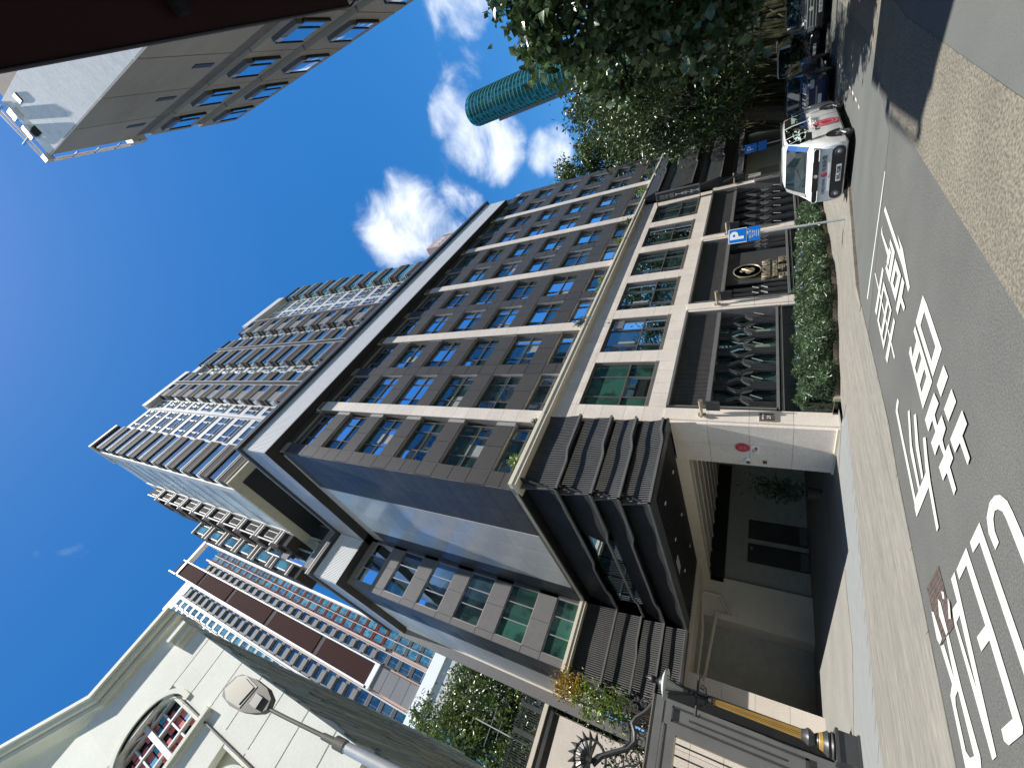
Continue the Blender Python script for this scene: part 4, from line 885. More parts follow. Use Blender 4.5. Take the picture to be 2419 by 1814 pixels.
def wmod(w, h, gm, dark, style):
    m = MB(); m.box(0, w, 0, .35, 0, h*.28, dark); m.box(0, w*.12, -.12, .35, h*.28, h, dark)
    m.box(w*.12, w*.92, .05, .3, h*.28, h*.94, gm); m.box(w*.12, w*.92, -.02, .1, h*.28-.03, h*.28+.03, 'towertrim'); m.box(w*.5-.03, w*.5+.03, .0, .1, h*.28, h*.94, 'towergrey'); m.box(w*.92, w, -.05, .35, 0, h, 'towersalmon' if style else 'towertrim')
    if style == 2: m.box(w*.1, w*.75, -.45, 0, h*.05, h*.45, dark)
    return m
h = 3.36
for (x0, w, gm, dk, stl, za, zb_) in ((2.1, 2.15, 'glass', 'towergrey', 2, 57, 150), (4.85, 1.7, 'glassteal', 'towerred', 1, 57, 148), (6.6, 1.65, 'glassteal', 'towerred', 1, 57, 148), (-5.7, 3.2, 'glass', 'towergrey', 2, 57, 151), (-8.2, 1.9, 'glassteal', 'black', 0, 57, 150), (-10.4, 2.0, 'glassteal', 'black', 0, 57, 150)):
    me = wmod(w, h, gm, dk, stl).mesh('tower_window'); me2 = wmod(w, h, gm, 'black', 0).mesh('tower_window')
    z = za
    while z+h < zb_:
        inst(me2 if z < 68 else me, 'window_bay', P, (x0, PY+(.55 if x0 < -2 else .05), z)); z += h
b = MB(); b.box(-14, 9.2, 78.5, 100, 54, 56.6); b.build('transfer_slab', 'signwhite', P)
b = MB(); b.box(-14, 9.2, 78.9, 100, 50.5, 54); b.build('podium_band', 'towertrim', P)
b = MB(); b.box(-14, 9.2, 79.3, 100, 0, 50.5); b.build('podium_wall', 'towergrey', P)
# lattice screen and teal glazing of the podium
m = MB(); m.box(-.6, 7.6, 79.0, 79.3, 39, 39.6); m.box(-.6, 7.6, 79.0, 79.3, 49.6, 50.4); m.box(-.9, -.3, 79.0, 79.3, 39, 50.4)
for k in range(70):
    a = rng.uniform(-.5, 6.9); c_ = rng.uniform(39.5, 49.4); 
    if k % 2: m.box(a, a+rng.uniform(.5, 1.3), 79.05, 79.2, c_, c_+.16)
    else: m.box(a, a+.16, 79.05, 79.2, c_, min(49.6, c_+rng.uniform(.6, 1.6)))
for k in range(8): m.box(-.4+k, -.26+k, 79.06, 79.2, 39.5, 49.6); m.box(-.5, 7.5, 79.06, 79.2, 40.3+1.2*k, 40.42+1.2*k)
m.build('lattice_screen', 'signwhite', P, kind='stuff')
for k in range(6):
    g2 = MB(); g2.poly([(-7.4+1.1*k, 79.2, 37), (-6.4+1.1*k, 79.2, 37), (-6.4+1.1*k, 79.2, 50), (-7.4+1.1*k, 79.2, 50)]); g2.build('podium_glass', 'glassteal', P)
bbox('podium_column', 'towersoffit', P, 7.9, 9.1, 78.6, 79.3, 30, 50.5)
# ------------------------------------------------------------------ church on the near left
C = thing('church', (-1.7, 14, 0), 'pale rendered church gable with an arched stained glass window and moulded cornice', 'church')
CY = 14.0
b = MB(); b.prism([(-1.72, -.1), (-1.72, 26.6), (-5.4, 26.7), (-9, 30.2), (-14, 35), (-14, -.1)], 'y', CY+.5, CY+1.2); b.box(-14, -1.78, CY+1.2, 44, -.1, 25.3); b.build('core_wall', 'churchtrim', C)
# rendered courses with open joints between them
def arch_top(x, zs_, r, c): 
    d = abs(x-c); return zs_+math.sqrt(max(0, r*r-d*d))
AC, AR, AS = -4.93, 1.42, 22.25
cz = [12.75, 14.28, 15.83, 17.38, 18.9, 20.42, 21.95, 23.32, 26.5]
for z0, z1 in zip(cz, cz[1:]):
    segs = [(-1.72, -3.70)] if z1 < 24 else [(-1.72, -9.5)]
    for (a, d) in segs:
        xs = [a, a-.98, d] if z1 < 24 else [a, a-2.2, a-4.4, d]
        for p, q in zip(xs, xs[1:]): blk('render_course', 'churchwall', C, q+.0, p-.0, CY, CY+.49, z0+.03, z1-.03)
b = MB()
b.prism([(-3.78, 12), (-3.78, 23.3), (-3.6, 23.3), (-3.6, 12)], 'y', CY+.02, CY+.48)
n = 22; o_ = []
for i in range(n): 
    x0 = -3.55-(6.5-3.55)*0; 
arc = [(AC+AR*math.cos(math.pi*i/24), AS+AR*math.sin(math.pi*i/24)) for i in range(25)]
b.prism([(-3.5, AS), (-3.5, 23.29), (-6.6, 23.29), (-6.6, AS)]+arc[::-1], 'y', CY, CY+.3)
b.box(-10, AC-AR, CY, CY+.3, 12, 23.29); b.box(AC+AR, -3.4, CY+.001, CY+.3, 12, AS)
b.box(-10, -3.4, CY+.002, CY+.3, 18.6, 20.35)
b.build('window_wall', 'churchwall', C)
m = MB()
for r0, r1, y0, y1 in ((AR-.02, AR+.17, CY-.07, CY+.1), (AR-.16, AR-.02, CY+.0, CY+.3)):
    for i in range(24):
        a0, a1 = math.pi*i/24, math.pi*(i+1)/24
        pts = [(AC+r0*math.cos(a0), AS+r0*math.sin(a0)), (AC+r1*math.cos(a0), AS+r1*math.sin(a0)), (AC+r1*math.cos(a1), AS+r1*math.sin(a1)), (AC+r0*math.cos(a1), AS+r0*math.sin(a1))]
        m.prism(pts, 'y', y0, y1)
m.box(AC+AR-.02, AC+AR+.17, CY-.07, CY+.1, 21.9, AS); m.box(AC-AR-.17, AC-AR+.02, CY-.07, CY+.1, 21.9, AS)
m.box(AC-AR-.2, AC+AR+.25, CY-.18, CY+.1, 20.25, 20.42); m.box(AC-AR-.15, AC+AR+.18, CY-.10, CY+.1, 20.12, 20.25)
m.build('arch_moulding', 'churchtrim', C)
cw = MB(); cw.poly([(AC-AR, CY+.42, 20.4), (AC+AR, CY+.42, 20.4), (AC+AR, CY+.42, 23.8), (AC-AR, CY+.42, 23.8)]); cw = cw.build('arched_window', 'darkpane', C)
m = MB()
m.box(AC-.09, AC+.09, CY+.15, CY+.40, 20.45, 23.65)
for zz_ in (20.5, 21.35, 22.2, 23.0): m.box(AC-AR+.15, AC+AR-.12, CY+.2, CY+.38, zz_-.04, zz_+.04)
for xx in (-1.15, -.6, .6, 1.15): m.box(AC+xx-.03, AC+xx+.03, CY+.22, CY+.36, 20.45, 22.9)
for xx in (-.45, .45): m.tube([(AC+xx*.2, CY+.25, 23.0), (AC+xx*1.1, CY+.22, 23.3), (AC+xx*.9, CY+.25, 23.62)], .045, 6)
m.build('window_tracery', 'whiteframe', cw)
m = MB(); m.tube([(AC-.32, CY+.2, 23.4), (AC, CY+.16, 23.72), (AC+.32, CY+.2, 23.4)], [.02, .09, .02], 6); m.tube([(AC, CY+.2, 23.2), (AC, CY+.15, 23.85)], [.08, .02], 6); m.build('finial', 'whiteframe', cw)
pats = ['rbr', 'brb', 'rrb', 'brr', 'rbr']
for r_, (z0, z1) in enumerate(((20.56, 20.86), (20.92, 21.28), (21.42, 21.74), (21.8, 22.12), (22.28, 22.58), (22.64, 22.92), (23.1, 23.35))):
    for c_ in range(8):
        x0 = AC-1.14+c_*.285+(.02 if c_ > 3 else 0); 
        if (c_+r_) % 4 == 3 or abs(x0+.13-AC) > (1.2 if z0 < 22.6 else .8): continue
        k_ = 'bluepane' if (c_*3+r_*2) % 5 == 0 else 'redpane'
        blk('stained_pane', k_, cw, x0+.02, x0+.26, CY+.30, CY+.33, z0, z1)
# second arch below
m = MB()
for i in range(20):
    a0, a1 = math.pi*i/20, math.pi*(i+1)/20; c0x, c0z, r0, r1 = -5.0, 16.95, 1.0, 1.25
    m.prism([(c0x+r0*math.cos(a0), c0z+r0*math.sin(a0)), (c0x+r1*math.cos(a0), c0z+r1*math.sin(a0)), (c0x+r1*math.cos(a1), c0z+r1*math.sin(a1)), (c0x+r0*math.cos(a1), c0z+r0*math.sin(a1))], 'y', CY-.15, CY+.1)
m.build('lower_arch', 'churchtrim', C)
m = MB(); m.tube([(-3.62, CY-.06, 22.2), (-3.66, CY-.06, 12.5)], .035, 6); m.build('downpipe', 'iron', C)
# cornices
m = MB()
m.box(-2.55, -1.66, CY-.42, CY+1.3, 25.05, 25.28); m.box(-2.50, -1.69, CY-.28, CY+1.3, 24.72, 25.05); m.box(-2.45, -1.66, CY-.14, CY+1.3, 24.5, 24.72)
m.build('corner_cornice', 'churchtrim', C)
m = MB()
for dz, y0 in ((0, -.5), (-.28, -.36), (-.62, -.2)):
    z = 26.95+dz; t_ = .26 if dz else .24
    m.hexa([(-5.35, CY+y0, z), (-1.60, CY+y0, z), (-1.60, CY+1.2, z), (-5.35, CY+1.2, z), (-5.35, CY+y0, z+t_), (-1.60, CY+y0, z+t_), (-1.60, CY+1.2, z+t_), (-5.35, CY+1.2, z+t_)])
    m.hexa([(-14, CY+y0, z+8.6), (-5.35, CY+y0, z), (-5.35, CY+1.2, z), (-14, CY+1.2, z+8.6), (-14, CY+y0, z+8.6+t_), (-5.35, CY+y0, z+t_), (-5.35, CY+1.2, z+t_), (-14, CY+1.2, z+8.6+t_)])
m.build('gable_cornice', 'churchtrim', C)
b = MB(); b.box(-1.9, -1.66, CY+.4, 44, 25.3, 25.6); b.build('flank_coping', 'churchtrim', C)
# slate strips on the flank
z = 8.0; pieces = 0
strips = {}
SL = []
while z < 25.2:
    hh = float(rng.choice([.32, .45, .6])); y = CY+.1+float(rng.uniform(0, 1.5))
    while y < 40:
        l_ = float(rng.uniform(1.6, 4.4)); SL.append((y, min(40.5, y+l_-.05), z, min(25.25, z+hh-.035), float(rng.uniform(.0, .06)))); y += l_
    z += hh
SL.sort(key=lambda q: q[0]-q[3]*.8)
big = MB()
for i, (y0, y1, z0, z1, d) in enumerate(SL):
    if i < 290: blk('slate_strip', 'slate', C, -1.78, -1.66+d-.04, y0, y1, z0, z1)
    else: big.box(-1.78, -1.66+d-.04, y0, y1, z0, z1)
if big.v: big.build('slate_strips', 'slate', C, kind='stuff')
# ------------------------------------------------------------------ retaining wall with fence, green wall, behind the gate
t = thing('retaining_wall', (0, 42, 0), 'tall cream retaining wall with moulded coping below the black railing', 'wall')
b = MB(); b.box(-14, 3.75, 42, 43.2, 0, 17.2); b.build('wall_face', 'stone', t)
b = MB(); b.box(-14, 4.6, 41.7, 43.4, 18.25, 18.62); b.box(-14, 4.6, 41.85, 43.3, 17.75, 18.0); b.build('coping', 'cream', t); b = MB(); b.box(-14, 4.6, 41.9, 43.25, 18.0, 18.25); b.box(-14, 4.6, 42.1, 43.2, 17.2, 17.75); b.build('coping_recess', 'browndark', t)
b = MB(); b.box(-1.3, .6, 41.9, 42.0, 11.9, 12.2); b.box(-1.3, .6, 41.9, 42.0, 14.4, 14.6); b.box(.5, .7, 41.9, 42, 11.9, 14.6); b.build('niche_frame', 'cream', t); bbox('niche', 'leaf_mid', t, -1.3, .5, 41.95, 41.99, 12.2, 14.4)
bbox('edge_channel', 'browndark', t, 3.7, 3.8, 41.9, 42.2, 0, 18)
hp = np.column_stack([rng.uniform(3.8, 4.75, 3000), rng.uniform(41.6, 42.1, 3000), rng.uniform(5, 17.9, 3000)])
gw = thing('green_wall', (4.2, 42, 5), 'narrow strip of dark creeper growing up between cream wall and grey flank', 'climbing plant'); leaves('creeper_leaves', hp, .26, 'leaf_dark', gw, asp=.8, kind='stuff'); bbox('creeper_backing', 'soil', gw, 3.8, 4.75, 42.12, 42.4, 5, 18)
fn = thing('railing', (0, 42.6, 18.62), 'black spiked railing standing on the cream coping below the leafy tree', 'railing')
m = MB(); m.box(-14, 4.7, 42.55, 42.65, 19.0, 19.08); m.box(-14, 4.7, 42.55, 42.65, 20.7, 20.78); m.build('rail', 'black', fn)
for xx in (-8, -5, -2.2, 1.3, 3.2): bbox('post', 'blackmetal', fn, xx, xx+.35, 42.5, 42.75, 18.62, 21.0)
x = -9.0; bme = MB(); bme.tube([(0, 0, 0), (0, 0, 2.35), (0, 0, 2.55)], [.035, .035, .004], 5); bme = bme.mesh('railing_bar', 'blackmetal')
while x < 4.6: inst(bme, 'railing_bar', fn, (x, 42.6, 18.64)); x += .17
m = MB(); m.tube([(.9, 44, 20), (.9, 44, 25.5)], .05, 6); m.tube([(-.6, 44, 23.8), (2.4, 44, 23.8)], .03, 5); m.tube([(.2, 44, 22.9), (1.6, 44, 22.9)], .03, 5); an = m.build('antenna', 'galv', None); tag(an, 'pale television antenna standing between railing and leafy tree', 'antenna')
# ------------------------------------------------------------------ brown building, upper right of the street
BR = thing('brown_building', (8.96, -3.5, 0), 'brown rendered building with a pale block end wall and air conditioner boxes at each window', 'building')
pa = Vector((8.96, -3.52)); pb = Vector((16.95, -2.60)); e = (pb-pa).normalized(); nrm = Vector((-e.y, e.x))
def BP(s_, o_, z_): q = pa+e*s_+nrm*o_; return (q.x, q.y, z_)
def bb(m, s0, s1, o0, o1, z0, z1, mm=None):
    m.hexa([BP(s0, o0, z0), BP(s1, o0, z0), BP(s1, o1, z0), BP(s0, o1, z0), BP(s0, o0, z1), BP(s1, o0, z1), BP(s1, o1, z1), BP(s0, o1, z1)], mm)
Lb = (pb-pa).length; ZR = 26.0
m = MB(); bb(m, .02, Lb, -8, -.12, 0, ZR-.1); m.build('core_wall', 'browndark', BR)
m = MB(); m.hexa([(8.95, -5.3, 8), (8.97, -3.52, 8), (9.1, -3.55, 8), (9.1, -5.3, 8), (8.95, -5.3, ZR-.4), (8.97, -3.52, ZR), (9.1, -3.55, ZR), (9.1, -5.3, ZR-.4)]); m.build('block_end_wall', 'brick', BR)
for (y0, z0) in ((-5.1, 24.2), (-4.3, 25.0)): bbox('vent_opening', 'black', BR, 8.9, 8.97, y0, y0+.25, z0, z0+.3)
secs = [(0, 3.0, -.02, 'brownwall'), (3.0, 3.7, -.30, 'browndark'), (3.7, 5.6, .0, 'brownwall'), (5.6, 6.0, -.14, 'browndark'), (6.0, Lb, .05, 'brownwall')]
for (s0, s1, o1, m_) in secs:
    z = 5.0; k = 0
    while z < ZR-.2:
        q = MB(); zt_ = min(ZR-(0 if s0 < 3 else .25), z+2.95); bb(q, s0+.004, s1-.004, o1-.25, o1, z+.01, zt_-.01); q.build('render_panel', m_, BR); z += 3.0
ups = [ZR-2.6-2.95*k for k in range(7)]
for s_, o1 in ((4.1, .0), (6.5, .05)):
    for z in ups:
        w = MB(); bb(w, s_, s_+1.05, o1-.06, o1+.06, z, z+1.5); w = w.build('window', 'frame', BR)
        g2 = MB(); bb(g2, s_+.07, s_+.98, o1+.06, o1+.075, z+.08, z+1.42); g2.build('pane', 'glassmirror', w)
        g2 = MB(); bb(g2, s_+.07, s_+.98, o1+.075, o1+.10, z+.40, z+.46); g2.build('mullion', 'black', w)
        q = MB(); bb(q, s_-.06, s_+1.1, o1, o1+.09, z-.07, z, 'black'); bb(q, s_-.05, s_+.0, o1, o1+.10, z, z+1.55, 'black'); bb(q, s_-.05, s_+1.08, o1, o1+.10, z+1.5, z+1.55, 'black'); bb(q, s_-.34, s_-.07, o1+.0, o1+.13, z+.0, z+1.3, 'frame'); bb(q, s_-.32, s_-.10, o1+.13, o1+.14, z+.95, z+1.25, 'galv'); q.build('window_hood', None, BR)
for z in ups:
    q = MB(); bb(q, 2.1, 2.75, -.02, .0, z+.2, z+.5); q.build('small_window', 'black', BR)
m = MB()
m.tube([BP(.05, .05, ZR+.35), BP(1.6, .05, ZR+.35), BP(3.3, .05, ZR+.35)], .035, 6); m.tube([BP(.05, .05, ZR+.65), BP(1.6, .05, ZR+.65), BP(3.3, .05, ZR+.65)], .035, 6)
for s_ in (.05, .9, 1.7, 2.5, 3.3): m.tube([BP(s_, .05, ZR-.1), BP(s_, .05, ZR+.7)], .03, 6)
m.tube([(8.93, -3.5, ZR+.3), (8.9, -5.4, ZR+.1)], .035, 6); m.tube([(8.93, -3.5, ZR+.6), (8.9, -5.4, ZR+.4)], .035, 6); m.tube([(8.85, -4.2, ZR-.1), (8.85, -4.2, ZR+.8)], .04, 6); m.tube([(8.9, -5.2, ZR-.3), (8.9, -5.2, ZR+.6)], .04, 6)
m.build('roof_rail', 'steel', BR)
for q_ in ((-.15, .1, -.1, .12, ZR-.05, ZR+.35), (3.0, 3.6, -.3, .1, ZR-.1, ZR+.45)):
    m = MB(); bb(m, *q_); m.build('roof_cap', 'whiteframe', BR)
m = MB(); bb(m, -.35, -.1, -1.4, -1.1, ZR-.9, ZR-.5); bb(m, -.3, -.1, -.9, -.5, ZR-.7, ZR-.4); m.build('vent_pipe', 'steel', BR)
# ------------------------------------------------------------------ dark red awning overhead
t = thing('awning', (0, -2.5, 4.9), 'dark red fabric awning edge overhead, in deep shade', 'awning')
m = MB(); m.hexa([(-3, -6, 4.96), (3.32, -6, 4.96), (3.32, -.67, 4.98), (-3, -.72, 4.98), (-3, -6, 5.08), (3.32, -6, 5.08), (3.32, -.67, 5.02), (-3, -.72, 5.02)]); m.build('fabric', 'awning', t)
m = MB(); m.tube([(-3, -.72, 4.98), (3.32, -.67, 4.98), (3.5, -.73, 4.98), (3.5, -6, 4.98)], .008, 6); m.build('edge_tube', 'black', t)
m = MB(); m.box(1.95, 2.0, -6, -.75, 4.9, 4.96); m.box(-3, 3.3, -3.3, -3.2, 4.86, 4.95); m.build('support_arm', 'black', t)
m = MB(); m.tube([(3.2, -5.8, 4.9), (3.2, -5.8, 0)], .05, 8); m.tube([(-2.8, -5.8, 4.9), (-2.8, -5.8, 0)], .05, 8); m.build('post', 'black', t)
# ------------------------------------------------------------------ far teal tower and small far buildings
t = thing('round_glass_tower', (470, 36, 0), 'far rounded tower of green glass rising behind the big leafy tree', 'building')
cx, cy, zt_ = 398, 27.5, 233
m = MB(); n = 36; rx, ry = 22, 13.2
ring = [(cx+rx*math.cos(2*math.pi*i/n), cy+ry*math.sin(2*math.pi*i/n)) for i in range(n)]
m.prism(ring, 'z', 0, zt_-3); m.build('core_wall', 'towerdark', t)
k = 0; z = zt_
while z > 105:
    hh = 3.6; m = MB(); col = 'glasstower'
    for i in range(n):
        j = (i+1) % n; a, c_ = ring[i], ring[j]
        m.poly([(a[0], a[1], z-hh+1.0), (c_[0], c_[1], z-hh+1.0), (c_[0], c_[1], z), (a[0], a[1], z)], 'glasstower' if (i*7+k*3) % 11 else 'glassteal')
    m.build('glass_storey', None, t)
    m = MB(); m.prism([(cx+(rx+.25)*math.cos(2*math.pi*i/n), cy+(ry+.25)*math.sin(2*math.pi*i/n)) for i in range(n)], 'z', z-hh+.2, z-hh+1.0); m.build('spandrel_ring', 'towergreen' if 'towergreen' in MATS else 'glassteal', t)
    z -= hh; k += 1
m = MB()
for i in range(n):
    for s2 in (0, .5):
        a = 2*math.pi*(i+s2)/n; m.box(cx+rx*math.cos(a)-.12, cx+rx*math.cos(a)+.12, cy+ry*math.sin(a)-.12, cy+ry*math.sin(a)+.12, 105, zt_)
m.build('mullions', 'glasstower', t, kind='stuff')
m = MB(); m.box(cx-8, cx+6, cy+ry-2, cy+ry+1.6, 0, zt_-22); m.build('service_core', 'towergrey', t)
t = thing('white_block', (150, 34, 0), 'small white apartment block with balconies between trees and dark facade end', 'building')
m = MB(); m.box(150, 165, 34.5, 46, -2, 47); m.box(149.5, 153, 34.2, 38.5, 47, 49.2); m.build('wall', 'signwhite', t)
for k in range(6):
    m = MB(); m.box(149.0, 150, 35, 40, 18+4.6*k, 18.4+4.6*k); m.box(149.0, 149.1, 35, 40, 18.4+4.6*k, 19.3+4.6*k); m.build('balcony', 'towertrim', t); bbox('window', 'glassteal', t, 149.9, 150.0, 35.6, 39, 18.6+4.6*k, 21.4+4.6*k)
t = thing('concrete_building', (28, -3.4, 0), 'grey concrete roof corner with dark edge above the big leafy tree', 'building')
m = MB(); m.box(28.5, 40, -12, -2.85, 14.6, 15.6); m.build('slab', 'browndark', t); m = MB(); m.box(28.3, 40, -12, -2.75, 15.6, 15.85); m.build('roof_edge', 'black', t); m = MB(); m.box(30, 40, -12, -4, -1, 14.6); m.build('wall', 'brownwall', t)
# ------------------------------------------------------------------ street lamp in front of the church
SLm = thing('street_lamp', (-.66, 8, 0), 'grey galvanised street lamp with a flat LED head in front of the church', 'street lamp')
m = MB(); m.tube([(-.66, 8, 0), (-.80, 8, 4.2), (-.98, 8, 7.6), (-1.10, 8, 8.9)], [.115, .105, .095, .085], 14); m.build('pole', 'galv', SLm, smooth=True)
m = MB(); m.tube([(-1.10, 8, 8.9), (-1.15, 8, 9.4)], [.062, .055], 12); m.tube([(-1.09, 8, 8.8), (-1.11, 8, 9.05)], .1, 12); m.tube([(-1.14, 8, 9.35), (-1.25, 8, 10.4), (-1.32, 8, 11.15)], [.036, .034, .034], 10); m.build('arm', 'lamphead', SLm, smooth=True)
m = MB()
hd = [(-1.33, 11.05), (-1.16, 11.12), (-1.07, 11.4), (-1.06, 11.9), (-1.12, 12.35), (-1.22, 12.5), (-1.48, 12.62), (-1.60, 12.5), (-1.64, 12.1), (-1.60, 11.7), (-1.52, 11.4), (-1.42, 11.15)]
m.prism(hd, 'y', 7.95, 8.10); m.build('lamp_head', 'lamphead', SLm)
m = MB(); q = [(-1.18, 11.75), (-1.14, 12.15), (-1.22, 12.38), (-1.47, 12.5), (-1.56, 12.3), (-1.53, 11.85)]; m.prism(q, 'y', 7.925, 7.952); m.build('lens', 'lens', SLm)
m = MB(); m.prism([(-1.14, 11.68), (-1.10, 12.2), (-1.2, 12.43), (-1.49, 12.56), (-1.6, 12.3), (-1.57, 11.78)], 'y', 7.94, 7.957); m.box(-1.42, -1.22, 7.9, 7.96, 11.3, 11.55); m.build('bezel', 'greymetal', SLm)
# ------------------------------------------------------------------ ornate lamp post, black and gold
Lp = thing('ornate_lamp_post', (3.95, 19.03, 0), 'tall black lamp post with fluted golden shaft beside the ornate gate', 'lamp post')
lx, ly = 3.95, 19.03
m = MB(); m.box(lx-.38, lx+.38, ly-.38, ly+.38, 0, .52); m.box(lx-.42, lx+.42, ly-.42, ly+.42, .52, .60); m.box(lx-.42, lx+.42, ly-.42, ly+.42, 0, .06); m.build('pedestal', 'blackmetal', Lp)
m = MB(); m.lathe((lx, ly, 0), [(.32, .6), (.36, .66), (.30, .72), (.34, .78), (.28, .86), (.26, .9)], 24); m.lathe((lx, ly, 0), [(.20, 1.02), (.14, 1.1), (.22, 1.2), (.24, 1.27), (.17, 1.36), (.15, 1.45)], 24); m.build('base_moulding', 'blackmetal', Lp, smooth=True)
m = MB(); m.lathe((lx, ly, 0), [(.25, .9), (.22, .98), (.15, 1.04)], 16); m.build('gold_collar', 'goldpaint', Lp)
m = MB(); n = 14
for i in range(n):
    a = 2*math.pi*i/n; m.tube([(lx+.115*math.cos(a), ly+.115*math.sin(a), 1.45), (lx+.082*math.cos(a), ly+.082*math.sin(a), 3.98)], [.021, .015], 5)
m.build('fluted_shaft', 'goldpaint', Lp)
m = MB(); m.tube([(lx, ly, 1.45), (lx, ly, 3.98)], [.112, .078], 14); m.lathe((lx, ly, 0), [(.09, 3.96), (.13, 4.02), (.10, 4.12), (.07, 4.2), (.06, 4.48)], 18); m.tube([(lx-.62, ly, 4.48), (lx+.62, ly, 4.48)], [.045, .045], 8)
for s_ in (-1, 1):
    m.tube([(lx+s_*.1, ly, 4.2), (lx+s_*.3, ly, 4.22), (lx+s_*.38, ly, 4.36), (lx+s_*.26, ly, 4.4), (lx+s_*.24, ly, 4.28)], .022, 6); m.tube([(lx+s_*.6, ly, 4.48), (lx+s_*.62, ly, 4.36), (lx+s_*.52, ly, 4.34)], .02, 6)
m.lathe((lx, ly, 0), [(.05, 4.48), (.09, 4.55), (.05, 4.62), (.10, 4.72), (.06, 4.78)], 16)
for i in range(4):
    a = math.pi/4+math.pi/2*i; m.tube([(lx+.10*math.cos(a), ly+.10*math.sin(a), 4.75), (lx+.34*math.cos(a), ly+.34*math.sin(a), 5.52)], .016, 5)
m.build('post_ironwork', 'black', Lp, smooth=True)
m = MB(); m.lathe((lx, ly, 0), [(.05, 4.95), (.10, 5.2), (.17, 5.40), (.2, 5.5)], 18); m.build('lantern_glass', 'lampglass', Lp, smooth=True)
m = MB(); m.lathe((lx, ly, 0), [(.50, 5.50), (.52, 5.56), (.30, 5.66)], 24); m.build('shade', 'galv', Lp, smooth=True); m = MB(); m.lathe((lx, ly, 0), [(.30, 5.66), (.26, 5.74), (.12, 5.80), (.10, 5.98), (.15, 6.04), (.06, 6.12), (.01, 6.3)], 20); m.build('lantern_cap', 'black', Lp, smooth=True)
# ------------------------------------------------------------------ ornate gate
Gt = thing('ornate_gate', (2.4, 20.2, 0), 'grey wrought iron gate with panelled posts and scrolled crest beside the golden lamp post', 'gate')
gy = 20.2
m = MB()
m.box(2.95, 3.75, gy, gy+.35, 0, 6.1); m.box(-2.5, 3.75, gy-.02, gy+.3, 5.72, 6.12); m.box(-2.5, 2.95, gy+.05, gy+.25, 0.1, .5); m.build('gate_post', 'greymetal', Gt); bbox('return_panel', 'black', Gt, 3.76, 4.50, gy+.75, gy+.95, 0, 5.9)
m = MB(); m.box(3.08, 3.14, gy-.06, gy, 1.2, 5.4); m.box(3.52, 3.58, gy-.06, gy, 1.2, 5.4); m.box(3.08, 3.58, gy-.06, gy, 5.34, 5.4); m.box(3.08, 3.58, gy-.06, gy, 1.2, 1.3); m.box(3.28, 3.34, gy-.04, gy, 1.9, 4.8); m.build('post_moulding', 'blackmetal', Gt)
m = MB()
m.box(-2.5, 2.95, gy-.03, gy+.1, 5.62, 5.70); m.box(2.72, 2.95, gy, gy+.2, .5, 5.6); m.box(-.2, .0, gy, gy+.2, .5, 5.6); m.box(0, 2.72, gy, gy+.2, 5.2, 5.6); m.box(0, 2.72, gy, gy+.2, .5, .9); m.build('leaf_frame', 'greymetal', Gt)
m = MB(); m.box(0.0, 2.72, gy-.02, gy+.02, 5.16, 5.21); m.box(2.68, 2.72, gy-.02, gy+.02, .9, 5.2); m.box(-2.5, 3.74, gy-.045, gy-.02, 6.09, 6.13); m.build('gilt_line', 'champagne', Gt)
for i in range(8):
    m = MB(); x = .2+i*.33; m.tube([(x, gy+.1, .9), (x, gy+.1, 5.2)], .026, 6); m.build('gate_bar', 'blackmetal', Gt)
def curl(m, cx_, cz_, r, turns, a0, s_, th=.035, y=None):
    y = gy+.12 if y is None else y
    pts = []; n = int(18*turns)
    for i in range(n+1):
        f = i/n; a = a0+s_*2*math.pi*turns*f; rr = r*(1-f*.85); pts.append((cx_+rr*math.cos(a), y, cz_+rr*math.sin(a)))
    m.tube(pts, [th*(1-.5*i/n) for i in range(n+1)], 6)
m = MB()   # crest above the beam
sw = [(3.35, 6.16), (3.05, 6.35), (2.75, 6.65), (2.55, 6.75), (2.3, 6.6), (2.05, 6.55), (1.75, 6.75), (1.5, 7.15), (1.2, 7.6), (.85, 7.85)]
m.tube([(p[0], gy+.12, p[1]) for p in sw], .085, 8); m.tube([(p[0]-.05, gy+.10, p[1]+.17) for p in sw[3:]], .05, 6)
for (a, c_, r, tn, a0, s_) in ((3.3, 6.42, .2, 1.3, -1.5, 1), (2.9, 6.95, .16, 1.2, 3, -1), (3.1, 6.75, .2, 1.4, 0, 1), (3.35, 6.75, .1, 1.2, 0, -1), (2.45, 6.35, .18, 1.3, 1.5, 1), (2.1, 6.35, .22, 1.4, 0, -1), (1.6, 6.5, .3, 1.6, 1, 1), (1.05, 6.5, .34, 1.6, 2, -1), (1.3, 7.0, .24, 1.4, 3, 1), (.8, 7.2, .3, 1.5, 0, 1), (.5, 6.5, .3, 1.5, 0, -1), (2.35, 7.0, .12, 1.1, 0, 1)): curl(m, a, c_, r, tn, a0, s_)
for i in range(9):   # acanthus ribs along the swan neck
    q = sw[4+int(i*.6)]; m.tube([(q[0]-.03*i, gy+.12, q[1]+.15), (q[0]-.12-.03*i, gy+.08, q[1]+.42)], [.05, .012], 5)
m.build('crest_scrolls', 'blackmetal', Gt, smooth=True)
m = MB()   # shell
sx, sz = .95, 8.0
for i in range(11):
    a = math.pi*(i/10)*1.1-.15; m.tube([(sx, gy+.1, sz), (sx+.34*math.cos(a), gy+.02, sz+.34*math.sin(a)), (sx+.55*math.cos(a), gy+.1, sz+.55*math.sin(a))], [.03, .07, .05], 6); m.tube([(sx+.62*math.cos(a), gy+.1, sz+.62*math.sin(a)), (sx+.86*math.cos(a+.08), gy+.1, sz+.86*math.sin(a+.08))], [.09, .015], 5)
